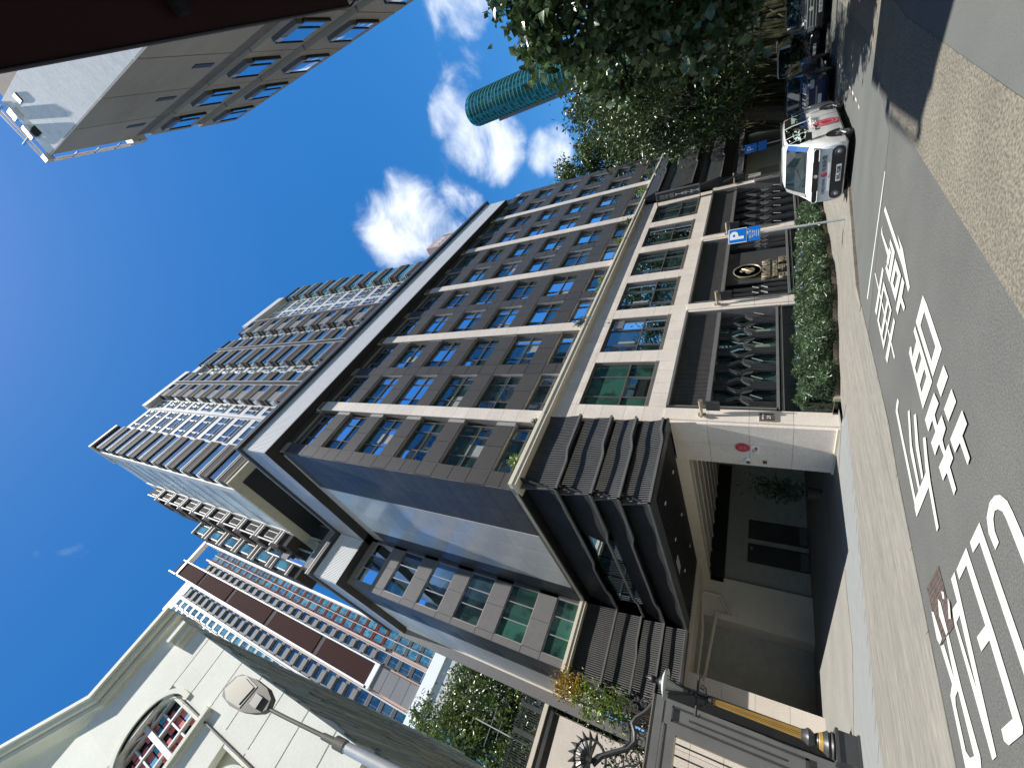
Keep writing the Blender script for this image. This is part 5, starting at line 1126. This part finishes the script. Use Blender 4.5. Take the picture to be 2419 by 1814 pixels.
n = 26; m.tube([(sx+.6*math.cos(2*math.pi*i/n), gy+.1, sz+.6*math.sin(2*math.pi*i/n)) for i in range(n+1)], .05, 6); m.tube([(sx, gy+.0, sz-.1), (sx, gy+.0, sz+.1)], .1, 8)
m.build('crest_shell', 'blackmetal', Gt, smooth=True)
m = MB()   # medallion in the leaf
mx, mz = 1.15, 3.0
n = 24; m.tube([(mx+.4*math.cos(2*math.pi*i/n), gy, mz+.5*math.sin(2*math.pi*i/n)) for i in range(n+1)], .06, 6)
for i in range(14):
    a = 2*math.pi*i/14; curl(m, mx+.6*math.cos(a), mz+.7*math.sin(a), .16, 1.1, a, 1 if i % 2 else -1, .03, gy)
m.lathe((mx, gy+.06, mz), [(.36, 0), (.36, -.05), (.01, -.07)], 24, axis='y'); m.build('medallion', 'browndark', Gt, smooth=True)
# ------------------------------------------------------------------ hedge bed in front of the podium
pl = thing('planter', (23, 14.6, -.6), 'low planting bed with pinkish stone edging in front of the metal screens', 'planter')
x = 14.3
while x < 33:
    m = MB(); z0, z1 = gz(x), gz(x+1.0); yo = 14.32+.10*math.sin(x)
    m.hexa([(x, 14.34, z0), (x+.98, 14.34, z1), (x+.98, 14.5, z1), (x, 14.5, z0), (x, 14.34, z0+.26), (x+.98, 14.34, z1+.26), (x+.98, 14.5, z1+.26), (x, 14.5, z0+.26)]); m.build('edging_stone', 'pinkkerb', pl); x += 1.0
m = MB()
for a, c_ in ((14.3, 22.7), (22.7, 33.3)): m.poly([(a, 14.5, gz(a)+.22), (c_, 14.5, gz(c_)+.22), (c_, 15.5, gz(c_)+.24), (a, 15.5, gz(a)+.24)])
m.build('soil', 'soil', pl)
n = 30000
X = rng.uniform(14.45, 33.3, n); top = np.interp(X, [14.3, 17, 24, 33.5], [1.25, 1.34, 1.12, .66])+.10*np.sin(X*3.1)+.08*np.sin(X*7.7+1); bot = np.array([gz(v) for v in X])+.10
u = rng.uniform(0, 1, n)**.8; Z = bot+(top-bot)*u; bul = np.sin(np.pi*np.clip(u*.8+.2, 0, 1)); Yc = 14.9-bul*rng.uniform(.35, .85, n)+.12*np.sin(X*2.3+Z*3)*bul; 
hd_ = thing('flower_hedge', (23, 14.9, -.4), 'long bushy green hedge with a few purple flowers along the podium screens', 'hedge')
leaves('hedge_leaves', np.column_stack([X, Yc, Z]), .27, 'leaf_hedge', hd_, asp=.17, droop=-.15, up=.1, fold=.1, kind='stuff')
n2 = 9000; X2 = rng.uniform(14.45, 33.3, n2); t2 = np.interp(X2, [14.3, 17, 24, 33.5], [1.2, 1.28, 1.05, .6]); b2 = np.array([gz(v) for v in X2])+.22
leaves('hedge_leaves', np.column_stack([X2, rng.uniform(14.75, 15.2, n2), b2+(t2-b2)*rng.uniform(.1, 1.05, n2)]), .20, 'leaf_hedge', hd_, asp=.24, kind='stuff')
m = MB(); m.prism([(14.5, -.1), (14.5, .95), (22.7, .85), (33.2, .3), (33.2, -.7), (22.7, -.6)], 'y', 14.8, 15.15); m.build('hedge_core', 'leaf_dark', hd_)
m = MB()
for k in range(11):
    xx = float(rng.uniform(14.5, 27)); zz_ = float(np.interp(xx, [14.3, 17, 24, 33.5], [1.2, 1.3, 1.1, .6]))*float(rng.uniform(.3, 1.02))
    for a in range(4):
        m.tube([(xx, 14.3, zz_), (xx+.05*math.cos(a*1.57), 14.26, zz_+.05*math.sin(a*1.57))], [.012, .035], 5)
m.build('flowers', 'purple', hd_, kind='stuff')
m = MB(); rng2 = random.Random(3)
for k in range(60):
    xx = rng2.uniform(14.4, 16.5); m.tube([(xx, 14.6, .3), (xx+rng2.uniform(-.2, .2), 14.5-rng2.uniform(0, .3), rng2.uniform(.6, 1.35))], .008, 4)
m.build('stems', 'leaf_hedge', hd_, kind='stuff')
# plants growing on the ledge
pts = [(10.3, 15.25, 13.3, .42, 'leaf_fresh', 'bright green fern like plant on the ledge near the building corner'), (21.9, 15.15, 13.25, .5, 'leaf_dark', 'dry wispy shrub growing on the ledge below the second pilaster'), (27.4, 15.15, 13.2, .3, 'leaf_fresh', 'small yellow green plant growing on the ledge below the third column'), (26.0, 15.15, 13.1, .25, 'leaf_fresh', 'tiny sprig on the ledge between the second and third pilasters'), (33.6, 15.15, 13.25, .38, 'leaf_fresh', 'green sprig on the ledge right of the third pilaster'), (37.5, 15.15, 13.3, .5, 'leaf_mid', 'trailing plant on the ledge below the fourth pilaster'), (44, 15.1, 13.3, .6, 'leaf_fresh', 'leafy plant at the far end of the ledge'), (49, 15.1, 13.3, .7, 'leaf_mid', 'bushy plant on the farthest stretch of ledge'), (12.9, 15.1, 13.15, .2, 'leaf_light', 'few pale weeds where the two ledges meet')]
for (x, y, z, r, lm, lb) in pts:
    t = thing('ledge_plant', (x, y, 12.92), lb, 'plant', 'plants growing on the ledge')
    P_ = np.array([x, y, z])+rng.normal(size=(int(260*r/.4), 3))*r*np.array([.45, .3, .45]); leaves('foliage', P_, .15, lm, t, asp=.3, kind='stuff')
    m = MB(); [m.tube([(x, y+.1, 12.9), tuple(P_[k])], .01, 4) for k in range(12)]; m.build('stems', 'bark', t)
# ------------------------------------------------------------------ trees
tree('leafy_tree', (21, -1.2, gz(21)), 'nearest large broad leaved tree overhanging the street on the right', 'trees along the street',
     [((22.0, -1.0, 8.8), (2.6, 2.7, 3.0), 125, 26, 1.0), ((24.5, .8, 5.2), (3.0, 2.6, 2.6), 120, 26, 1.0), ((20.8, -2.6, 6.6), (2.2, 1.6, 2.8), 40, 24, 1.0), ((26.0, 2.1, 8.6), (2.6, 1.6, 2.6), 70, 24, .9)], 'leaf_big', .42, [(21.5, -3.4, gz(21)), (21.8, -2.8, 3), (22.4, -1.6, 5.5), (23.2, -.6, 7.5)], .3, asp=.75, droop=.3)
tree('kerb_tree', (33, 2.6, -.6), 'small leaved tree above the van, in front of the arching tree', 'trees along the street',
     [((30, 4.0, 8.6), (3.6, 1.9, 2.3), 120, 70, .9), ((33.5, 4.6, 11), (3.2, 2.0, 2.6), 110, 70, .9)], 'leaf_mid', .22, [(33.6, 2.2, -.6), (33.3, 2.6, 4), (32.4, 3.6, 7.5)], .2, asp=.45)
tree('fine_leaved_tree', (44, 6, -.6), 'mid distance fine leaved tree arching over the parked cars', 'trees along the street',
     [((43.5, 6, 12.8), (5.2, 4.3, 5.2), 190, 46, 1.5), ((47, 10.2, 9.6), (4.6, 2.9, 4.2), 110, 42, 1.4), ((40, 3.5, 7.5), (4.0, 2.5, 3.2), 60, 36, 1.3), ((46, 9.8, 6.6), (4.2, 3.0, 2.8), 90, 40, 1.2), ((43, 7.6, 5.6), (3.6, 3.2, 1.9), 80, 44, 1.1)], 'leaf_mid', .38, [(46, 12.6, -.6), (45.5, 11.2, 4), (44.6, 9, 8), (44, 7, 11)], .42, asp=.42)
tree('banyan_tree', (56, 12, -.6), 'old banyan with hanging aerial roots behind the parked cars', 'trees along the street',
     [((60, 12, 15), (7, 5.5, 5.5), 150, 42, 1.9), ((58, 5, 11), (7, 5, 6), 120, 42, 1.9)], 'leaf_mid', .45, [(56, 10.5, -.6), (56.5, 11, 4), (57.5, 11, 9)], .7, asp=.45, tm='rootbark')
tree('edge_tree', (62, 17.5, -.6), 'pale leaved tree standing beside the far end of the dark facade', 'trees along the street',
     [((62, 16.0, 26), (2.1, 1.7, 3.3), 60, 40, 1.1), ((62.5, 13.8, 23.6), (1.9, 1.4, 2.0), 36, 36, 1.0), ((62, 15, 20), (2, 2, 2.5), 40, 36, 1.0)], 'leaf_light', .42, [(62, 18.5, -.6), (62.3, 18.2, 8), (62.2, 17.4, 16)], .4, asp=.45)
tree('street_tree', (70, -8, -.6), 'dark tree on the far right behind the nearest leafy tree', 'trees along the street', [((72, -4, 14), (9, 9, 9), 160, 36, 2.6), ((62, -6, 7), (6, 6, 5), 90, 36, 2.2)], 'leaf_dark', .6, [(70, -6, -.6), (70.4, -5, 5), (71, -4, 10)], .6, asp=.5)
tree('corner_tree', (88, 8, -.6), 'far tree closing the end of the street', 'trees along the street', [((92, 8, 12), (9, 12, 10), 200, 36, 2.8)], 'leaf_mid', .7, [(90, 8, -.6), (90, 8, 4), (91, 8, 9)], .6, asp=.5)
tree('garden_tree', (2.0, 50, 18), 'rounded green tree behind the black railing left of the building', 'trees',
     [((2.4, 50, 27.4), (4.4, 3.6, 5.6), 240, 44, 1.25), ((-1.2, 50, 31.0), (2.8, 2.8, 4.2), 90, 40, 1.2), ((1.2, 48, 22), (4.8, 2.0, 3.2), 110, 40, 1.2)], 'leaf_light', .42, [(1.5, 50.5, 12), (1.5, 50.4, 19), (1.2, 50.2, 25)], .35, asp=.5)
# croton bushes behind the gate
for (nm, c_, r, lm, lb) in (('yellow_shrub', (3.75, 27.2, 11.8), (.5, .5, .9), 'leaf_yellow', 'golden yellow shrub behind the gate crest'), ('green_shrub', (3.4, 25.6, 9.5), (.8, .6, 1.5), 'leaf_fresh', 'fresh green shrub between gate crest and grey canopy corner'), ('dark_shrub', (1.9, 26, 7.2), (1.5, .7, 1.8), 'leaf_dark', 'dark shrub seen through the gate leaf')):
    t = thing(nm, (c_[0], c_[1], 0), lb, 'shrub'); P_, C_ = clumps(c_, r, 40, 30, .45); leaves('foliage', P_, .17, lm, t, asp=.4, kind='stuff'); m = MB(); [m.tube([(c_[0], c_[1], 0), tuple(C_[k])], [.05, .015], 5) for k in range(0, 12)]; m.build('stems', 'bark', t)
t = thing('garden_wall', (0, 24.5, 0), 'cream stone wall seen through the gate bars', 'wall')
for i in range(8):
    for j in range(5): blk('stone_panel', 'stone', t, -6+1.27*i, -6+1.27*i+1.255, 24.6, 24.75, 1.3*j, 1.3*j+1.285)
bbox('wall_core', 'joint', t, -6, 4.1, 24.7, 25.0, 0, 6.4)
t = thing('potted_bamboo', (15.2, 22, 0), 'dim potted bamboo standing in the covered garage', 'plant'); P_ = np.array([15.4, 22.5, 1.9])+rng.normal(size=(500, 3))*np.array([.3, .3, .7]); leaves('foliage', P_, .3, 'leaf_dark', t, asp=.2, kind='stuff'); m = MB(); m.lathe((15.4, 22.5, 0), [(.25, 0), (.35, .6), (.32, .6)], 14); m.build('pot', 'iron', t)
# aerial roots and slope behind the cars
t = thing('root_wall', (50, 12, -.6), 'mossy stone slope with tangled hanging roots behind the parked cars', 'tree roots')
m = MB()
for k in range(240):
    y0 = float(rng.uniform(4.5, 14.2)); x0 = 50+float(rng.uniform(-1.5, 3.5)); z1 = float(rng.uniform(2.5, 8.2)); m.tube([(x0+.5, y0+float(rng.uniform(-.8, .8))-.5, z1), (x0, y0+float(rng.uniform(-.3, .3)), z1*.45), (x0-.4, y0+.4, -.6)], [.04, .09*float(rng.uniform(.5, 2)), .12], 5)
m.build('aerial_roots', 'rootbark', t, kind='stuff'); bbox('slope_wall', 'bark', t, 53, 54, 1, 15, -.7, 8.5)
# ------------------------------------------------------------------ parking sign
Ps = thing('parking_sign', (21.92, 10.75, gz(21.9)), 'blue P parking sign with a blue time plate on a grey pole at the kerb', 'traffic sign')
px, py = 21.92, 10.72
m = MB(); m.tube([(px, py, gz(21.9)), (px, py, 4.15)], .052, 12); m.build('pole', 'galv', Ps, smooth=True)
rv = Vector((.72, -.69, 0)).normalized(); nv = Vector((-.69, -.72, 0)).normalized()
def plate(name, m_, s0, s1, z0, z1, d0, d1):
    m = MB(); c0 = Vector((px, py, 0)); f = lambda s_, d_, z_: tuple(c0+rv*s_+nv*d_+Vector((0, 0, z_)))
    m.hexa([f(s0, d1, z0), f(s1, d1, z0), f(s1, d0, z0), f(s0, d0, z0), f(s0, d1, z1), f(s1, d1, z1), f(s1, d0, z1), f(s0, d0, z1)]); return m.build(name, m_, Ps)
plate('sign_border', 'signwhite', -.36, .36, 3.30, 4.10, .06, .085); plate('sign_face', 'signblue', -.33, .33, 3.33, 4.07, .085, .092)
plate('time_plate', 'signblue', -.36, .36, 2.74, 3.24, .06, .085)
f0 = Vector((px, py, 0))
text('P', .80, f0+nv*.095+Vector((0, 0, 3.70)), rv, (0, 0, 1), 'signwhite', Ps, bold=.03)
for i, (tt, sz_) in enumerate((('MON - SAT', .085), ('8am - 8pm', .085), ('1/2 HR', .10), ('METERED', .075), ('PARKING', .075))): text(tt, sz_, f0+nv*.089+Vector((0, 0, 3.16-.09*i)), rv, (0, 0, 1), 'plate', Ps)
# second faint parking sign further down
P2 = thing('parking_sign', (44, 12.6, -.6), 'second blue parking sign, far off in shade beside the cream end wall', 'traffic sign')
m = MB(); m.tube([(43.5, 13.4, -.6), (43.5, 13.4, 4.3)], .05, 8); m.build('pole', 'galv', P2)
m = MB(); m.box(43.3, 43.35, 13.05, 13.75, 3.3, 4.2); m.box(43.3, 43.35, 13.05, 13.75, 2.6, 3.2); m.build('sign_face', 'signblue', P2); text('P', .7, (43.29, 13.4, 3.75), (0, -1, 0), (0, 0, 1), 'signwhite', P2)
# ------------------------------------------------------------------ cars
def car(name, x0, yc, w, st, label, paint, kind, gm='carglass', group=None, wheels=(.9, 4.4), wr=.42, zb=0.0, ws=(3, 4)):
    """st: stations (dx, halfwidth factor, z_low, z_belt, z_roof, roof halfwidth factor)"""
    t = thing(name, (x0+st[-1][0]/2, yc, zb), label, kind, group)
    hw = w/2; rings = []; b = MB()
    for (dx, wf, zl, zbelt, zr, rf) in st:
        W_ = hw*wf; R_ = hw*rf
        half = [(W_*.86, zl), (W_*.97, zl+.10), (W_, zl+.32), (W_*1.0, (zl+zbelt)/2+.1), (W_*.975, zbelt), (R_+(W_-R_)*.35, zbelt+(zr-zbelt)*.62), (R_*.97, zr-.07), (R_*.80, zr)]
        ring = [(-y, z) for y, z in half]+[(y, z) for y, z in reversed(half)]
        r0 = len(b.v); b.v += [(x0+dx, yc+y, zb+z) for y, z in ring]; rings.append(r0)
    n = 16
    for a, c_ in zip(rings, rings[1:]):
        for i in range(n):
            j = (i+1) % n; b.f.append((a+i, a+j, c_+j, c_+i)); b.m.append(0)
    b.f.append(tuple(rings[0]+i for i in range(n))); b.f.append(tuple(rings[-1]+i for i in reversed(range(n)))); b.m += [0, 0]
    body = b.build('body', paint, t, smooth=True)
    # windscreen follows the sloping front of the roof
    g = MB(); up_ = Vector((-.018, 0, .018))
    for k in range(*ws):
        for i in (6, 7, 8):
            P4 = [Vector(b.v[rings[k]+i]), Vector(b.v[rings[k]+i+1]), Vector(b.v[rings[k+1]+i+1]), Vector(b.v[rings[k+1]+i])]
            if k == ws[0]: P4[0] = P4[0].lerp(P4[3], .06); P4[1] = P4[1].lerp(P4[2], .06)
            if k == ws[1]-1: P4[3] = P4[3].lerp(P4[0], .08); P4[2] = P4[2].lerp(P4[1], .08)
            g.poly([q_+up_ for q_ in P4])
    g.build('windscreen', gm, t, smooth=True)
    # side glass, 6 mm proud
    def pt(k, i, off):
        v = Vector(b.v[rings[k]+i]); s_ = -1 if i < 8 else 1; return Vector((v.x, v.y+s_*off, v.z))
    g = MB(); ks = [k for k in range(len(st)) if st[k][4]-st[k][3] > .45]
    for a, c_ in zip(ks, ks[1:]):
        if a < ws[0]: continue
        for (lo, hi) in ((4, 6), (11, 9)):
            p1, p2, p3, p4 = pt(a, lo, .012), pt(c_, lo, .012), pt(c_, hi, .014), pt(a, hi, .014)
            q1, q2 = pt(a, (lo+hi)//2, .014), pt(c_, (lo+hi)//2, .014)
            f_ = .06
            L1 = p1.lerp(p2, f_)+Vector((0, 0, .05)); L2 = p2.lerp(p1, f_)+Vector((0, 0, .05)); M1 = q1.lerp(q2, f_); M2 = q2.lerp(q1, f_); T1 = p4.lerp(p3, f_)-Vector((0, 0, .03)); T2 = p3.lerp(p4, f_)-Vector((0, 0, .03))
            gg = MB(); gg.poly([L1, L2, M2, M1]); gg.poly([M1, M2, T2, T1]); gg.build('side_window', gm, t)
    for wx in wheels:
        for s_ in (-1, 1):
            yw = yc+s_*(hw-.17)
            m = MB(); m.lathe((x0+wx, yw-.14, zb+wr), [(wr*.66, 0), (wr*.96, .01), (wr, .06), (wr, .22), (wr*.96, .28), (wr*.66, .29)], 26, axis='y'); ty = m.build('wheel', 'rubber', t, smooth=True)
            m = MB(); yo = yw+s_*.15
            m.lathe((x0+wx, yo-.02 if s_ > 0 else yo, zb+wr), [(wr*.68, 0), (wr*.66, .02)], 22, axis='y')
            for q in range(5):
                a = 2*math.pi*q/5; m.tube([(x0+wx, yo+s_*.02, zb+wr), (x0+wx+wr*.62*math.cos(a), yo+s_*.01, zb+wr+wr*.62*math.sin(a))], [.05, .035], 5)
            m.build('rim', 'rim', ty)
            m = MB(); n_ = 18   # dark wheel arch
            m.prism([(x0+wx+wr*1.16*math.cos(math.pi*i/n_), zb+wr+wr*1.16*math.sin(math.pi*i/n_)) for i in range(n_+1)], 'y', yc+s_*(hw+.006) if s_ < 0 else yc+s_*(hw-.1), yc+s_*(hw-.1) if s_ < 0 else yc+s_*(hw+.006)); m.build('wheel_arch', 'black', t)
    return t, hw
gv = gz(22.7)
VX, VY, VW = 22.0, 8.62, 2.42
van_st = [(0, .93, .38, 1.0, 1.06, .86), (.06, .985, .30, 1.18, 1.24, .90), (.25, .995, .24, 1.38, 1.44, .92), (.58, 1.0, .24, 1.50, 1.58, .92), (1.08, 1.0, .24, 1.52, 1.98, .91), (1.6, 1.0, .24, 1.48, 2.34, .88), (2.4, 1.0, .24, 1.46, 2.44, .87), (3.9, 1.0, .24, 1.46, 2.46, .87), (5.4, 1.0, .24, 1.48, 2.43, .86), (6.1, .99, .28, 1.50, 2.34, .78), (6.38, .95, .35, 1.50, 2.05, .76), (6.42, .85, .45, 1.4, 1.6, .7)]
van, hw = car('white_van', VX, VY, VW, van_st, 'white news van with red ring logo parked at the kerb behind the parking sign', 'whitecar', 'van', wheels=(1.15, 5.1), wr=.44, zb=gv, ws=(3, 5))
# windscreen
van['x'] = 0; del van['x']
def fbox(name, mm, y0, y1, z0, z1, x=-.02, d=.03, par=None): return bbox(name, mm, par or van, VX+x, VX+x+d, VY+y0, VY+y1, gv+z0, gv+z1)
def rrect(y0, y1, z0, z1, r, n=6):
    o = []
    for (cy_, cz_, a0) in ((y1-r, z1-r, 0), (y0+r, z1-r, 90), (y0+r, z0+r, 180), (y1-r, z0+r, 270)):
        for i in range(n+1): a = R(a0+90*i/n); o.append((cy_+r*math.cos(a), cz_+r*math.sin(a)))
    return o
m = MB(); m.prism([(VY+a, gv+c_) for a, c_ in rrect(-1.12, 1.12, 1.20, 1.40, .09)], 'x', VX-.03, VX+.4); m.build('upper_light_band', 'black', van)
for s_ in (-1, 1):
    m = MB(); pp = [(s_*.62, 1.40), (s_*1.04, 1.40), (s_*1.13, 1.35), (s_*1.13, 1.25), (s_*1.04, 1.20), (s_*.62, 1.20)]; m.tube([(VX-.045, VY+a, gv+c_) for a, c_ in pp], .016, 6); m.build('running_light', 'signwhite', van)
m = MB(); m.prism([(VY+a, gv+c_) for a, c_ in rrect(-1.06, 1.06, .34, .78, .2)], 'x', VX-.05, VX+.3); m.build('lower_grille', 'black', van)
for s_ in (-1, 1):
    m = MB(); m.lathe((VX-.05, VY+s_*.86, gv+.56), [(.15, .02), (.15, -.02), (.11, -.03), (.10, 0)], 20, axis='x'); m.build('headlight', 'blackmetal', van); m = MB(); m.lathe((VX-.055, VY+s_*.86, gv+.56), [(.09, 0), (.02, -.03)], 16, axis='x'); m.build('headlight_lens', 'lampglass', van)
m = MB(); m.tube([(VX-.045, VY+a, gv+c_) for a, c_ in rrect(-1.08, 1.08, .32, .80, .22)+[rrect(-1.08, 1.08, .32, .80, .22)[0]]], .012, 5); m.build('grille_trim', 'chrome', van)
npz = fbox('number_plate', 'plate', -.34, .34, .44, .60, -.075, .02)
text('WL 7208', .17, (VX-.08, VY, gv+.52), (0, -1, 0), (0, 0, 1), 'ink', van, sx=.82, bold=.004)
m = MB(); m.lathe((VX-.045, VY-.02, gv+1.30), [(.075, 0), (.075, -.02), (.055, -.022), (.05, -.005)], 20, axis='x'); m.build('badge', 'chrome', van); text('H', .10, (VX-.07, VY-.02, gv+1.30), (0, -1, 0), (0, 0, 1), 'chrome', van)
for r_, mm, d in ((.105, 'signred', .0), (.075, 'pinkred', .004), (.055, 'signred', .008)):
    m = MB(); m.lathe((VX-.035-d, VY-.02, gv+1.0), [(r_, 0), (r_, -.01)], 24, axis='x'); m.build('logo_ring', mm, van)
text('CABLE NEWS', .155, (VX-.038, VY+.48, gv+1.0), (0, -1, 0), (0, 0, 1), 'ink', van, sx=.72)
text('有線新聞', .19, (VX-.038, VY-.48, gv+1.0), (0, -1, 0), (0, 0, 1), 'ink', van, sx=.85)
for r_, mm, d in ((.48, 'signred', .0), (.40, 'galv', .002), (.36, 'signred', .004), (.26, 'galv', .006), (.22, 'signred', .008)):
    m = MB(); m.lathe((VX+2.9, VY-hw-.004-d, gv+.82), [(r_, 0), (r_, -.002)], 30, axis='y'); m.build('side_logo', mm, van)
text('有線', .3, (VX+3.6, VY-hw-.016, gv+1.2), (1, 0, 0), (0, 0, 1), 'rim', van)
for s_ in (-1, 1):
    m = MB(); m.hexa([(VX+1.0, VY+s_*(hw+.02), gv+1.42), (VX+1.25, VY+s_*(hw+.02), gv+1.42), (VX+1.25, VY+s_*(hw+.26), gv+1.44), (VX+1.1, VY+s_*(hw+.26), gv+1.44), (VX+1.0, VY+s_*(hw+.02), gv+1.66), (VX+1.25, VY+s_*(hw+.02), gv+1.66), (VX+1.25, VY+s_*(hw+.26), gv+1.64), (VX+1.1, VY+s_*(hw+.26), gv+1.64)]); m.build('wing_mirror', 'black', van)
m = MB(); m.box(VX+.52, VX+.56, VY-.9, VY+.0, gv+1.66, gv+1.68); m.tube([(VX+.66, VY+.6, gv+1.66), (VX+.95, VY-.1, gv+1.92)], .012, 5); m.tube([(VX+.66, VY-.1, gv+1.66), (VX+.98, VY-.75, gv+1.92)], .012, 5); m.build('wiper', 'black', van)
fbox('licence_disc', 'signwhite', -.82, -.72, 2.02, 2.12, .62+.42*1.6-.06, .01)
m = MB(); m.box(VX+2.0, VX+5.6, VY-.92, VY-.88, gv+2.46, gv+2.52); m.box(VX+2.0, VX+5.6, VY+.88, VY+.92, gv+2.46, gv+2.52); m.build('roof_rail', 'black', van)
m = MB(); m.box(VX+1.0, VX+1.02, VY-hw-.004, VY-hw+.0, gv+.4, gv+1.45); m.box(VX+2.45, VX+2.465, VY-hw-.006, VY-hw+.0, gv+.35, gv+1.45); m.box(VX+4.0, VX+4.015, VY-hw-.006, VY-hw+.0, gv+.35, gv+1.45); m.build('door_seam', 'ink', van)
m = MB(); m.box(VX+2.15, VX+2.4, VY-hw-.03, VY-hw, gv+1.2, gv+1.25); m.box(VX+2.55, VX+2.8, VY-hw-.03, VY-hw, gv+1.2, gv+1.25); m.build('door_handle', 'black', van)
# other cars
sal = [(0, .85, .35, .75, .80, .75), (.15, .97, .26, .85, .92, .82), (1.1, 1, .25, 1.02, 1.08, .86), (1.5, 1, .25, 1.06, 1.22, .82), (2.3, 1, .25, 1.06, 1.74, .76), (3.4, 1, .25, 1.08, 1.80, .76), (4.6, 1, .25, 1.10, 1.62, .74), (5.2, .98, .3, 1.08, 1.2, .72), (5.5, .92, .4, .95, 1.0, .7)]
suv = [(0, .85, .42, 1.1, 1.16, .78), (.12, .98, .32, 1.22, 1.28, .84), (1.2, 1, .30, 1.34, 1.40, .86), (1.45, 1, .3, 1.34, 1.46, .84), (1.92, 1, .3, 1.34, 2.12, .84), (3.4, 1, .3, 1.34, 2.20, .84), (5.2, 1, .3, 1.36, 2.14, .80), (5.8, .98, .34, 1.34, 1.9, .78), (6.0, .94, .4, 1.2, 1.4, .74)]
c1, _ = car('blue_car', 31.0, 8.0, 2.3, suv, 'dark blue car parked directly behind the white news van', 'bluecar', 'car', wheels=(1.1, 4.8), wr=.44, zb=gv)
bbox('number_plate', 'plate', c1, 30.96, 30.99, 7.7, 8.3, gv+.6, gv+.76)
m = MB(); m.box(30.97, 31.0, 7.3, 8.7, gv+.8, gv+.86); m.build('grille_bar', 'rim', c1)
for s_ in (-1, 1): bbox('headlight', 'lampglass', c1, 30.98, 31.05, 8+s_*.85-.2, 8+s_*.85+.2, gv+.95, gv+1.12)
c2, _ = car('black_car', 38.2, 6.9, 2.25, sal, 'black car parked in shade between the blue car and the dark off road car', 'blackcar', 'car', wheels=(1.05, 4.4), wr=.40, zb=gv)
bbox('number_plate', 'plate', c2, 38.16, 38.19, 6.6, 7.2, gv+.5, gv+.66)
c3, _ = car('off_road_car', 36.0, 4.45, 2.35, suv, 'dark off road car with chrome grille bars at the right edge of the street', 'blackcar', 'car', wheels=(1.15, 4.85), wr=.46, zb=gv)
# windscreens of the three cars
for (cr_, cx_, cyv, z0, z1, d0, d1, hw_) in [] and ((c1, 31.0, 8.0, 1.44, 2.06, 1.40, 2.02, .95), (c3, 36.0, 4.45, 1.44, 2.06, 1.40, 2.02, .97), (c2, 38.2, 6.9, 1.20, 1.68, 1.42, 2.18, .9)):
    m = MB(); m.poly([(cx_+d0-.03, cyv-hw_, gv+z0), (cx_+d0-.03, cyv+hw_, gv+z0), (cx_+d1-.03, cyv+hw_*.86, gv+z1), (cx_+d1-.03, cyv-hw_*.86, gv+z1)]); m.build('windscreen', 'carglass', cr_)
    bbox('licence_disc', 'signwhite', cr_, cx_+d1-.16, cx_+d1-.14, cyv-hw_*.7, cyv-hw_*.7+.14, gv+z1-.22, gv+z1-.08)
for k in range(4): bbox('grille_bar', 'chrome', c3, 35.95, 36.0, 3.55, 5.35, gv+.72+.14*k, gv+.75+.14*k)
bbox('number_plate', 'plate', c3, 35.93, 35.96, 4.15, 4.75, gv+.46, gv+.62); text('EW 4573', .16, (35.925, 4.45, gv+.54), (0, -1, 0), (0, 0, 1), 'ink', c3, sx=.75)
m = MB(); m.lathe((35.95, 4.45, gv+.98), [(.10, 0), (.10, -.03), (.06, -.03)], 16, axis='x'); m.build('badge', 'chrome', c3)
for s_ in (-1, 1): bbox('headlight', 'lampglass', c3, 35.97, 36.03, 4.45+s_*.95-.14, 4.45+s_*.95+.14, gv+.8, gv+1.1)
lv = [(0, .92, .4, .9, .95, .85), (.1, 1, .3, 1.2, 1.3, .9), (.7, 1, .3, 1.4, 2.5, .88), (5.4, 1, .3, 1.4, 2.55, .88), (5.5, .95, .3, 1.3, 2.4, .85)]
c4, _ = car('light_van', 43.5, 8.2, 2.2, lv, 'small white delivery van far back under the trees', 'whitecar', 'van', wheels=(1.0, 4.4), wr=.4, zb=gv, ws=(1, 2))
bbox('number_plate', 'ink', c4, 43.47, 43.5, 7.9, 8.5, gv+.55, gv+.68); bbox('grille', 'black', c4, 43.46, 43.5, 7.5, 8.0, gv+.75, gv+.86)
# ------------------------------------------------------------------ apartment house across the street, mirrored in the windows
op = thing('opposite_building', (25, -18, 0), 'grey green apartment house across the street, behind the viewer, mirrored in the windows', 'building')
m = MB(); m.box(-12, 60, -34, -18, 0, 61); m.build('wall', 'browndark', op)
for k in range(18):
    m = MB(); m.box(-12, 60, -18, -17.9, 2.2+3.2*k, 3.9+3.2*k); m.build('window_band', 'glass', op)
    m = MB(); [m.box(-11+3.4*i, -10.4+3.4*i, -17.9, -17.6, 2.0+3.2*k, 4.1+3.2*k) for i in range(21)]; m.build('window_piers', 'brownwall', op)
# ------------------------------------------------------------------ scale the site to metres
for me in bpy.data.meshes: me.transform(Matrix.Scale(S, 4))
for o in bpy.data.objects: o.location = o.location*S
cam.clip_end = 3000
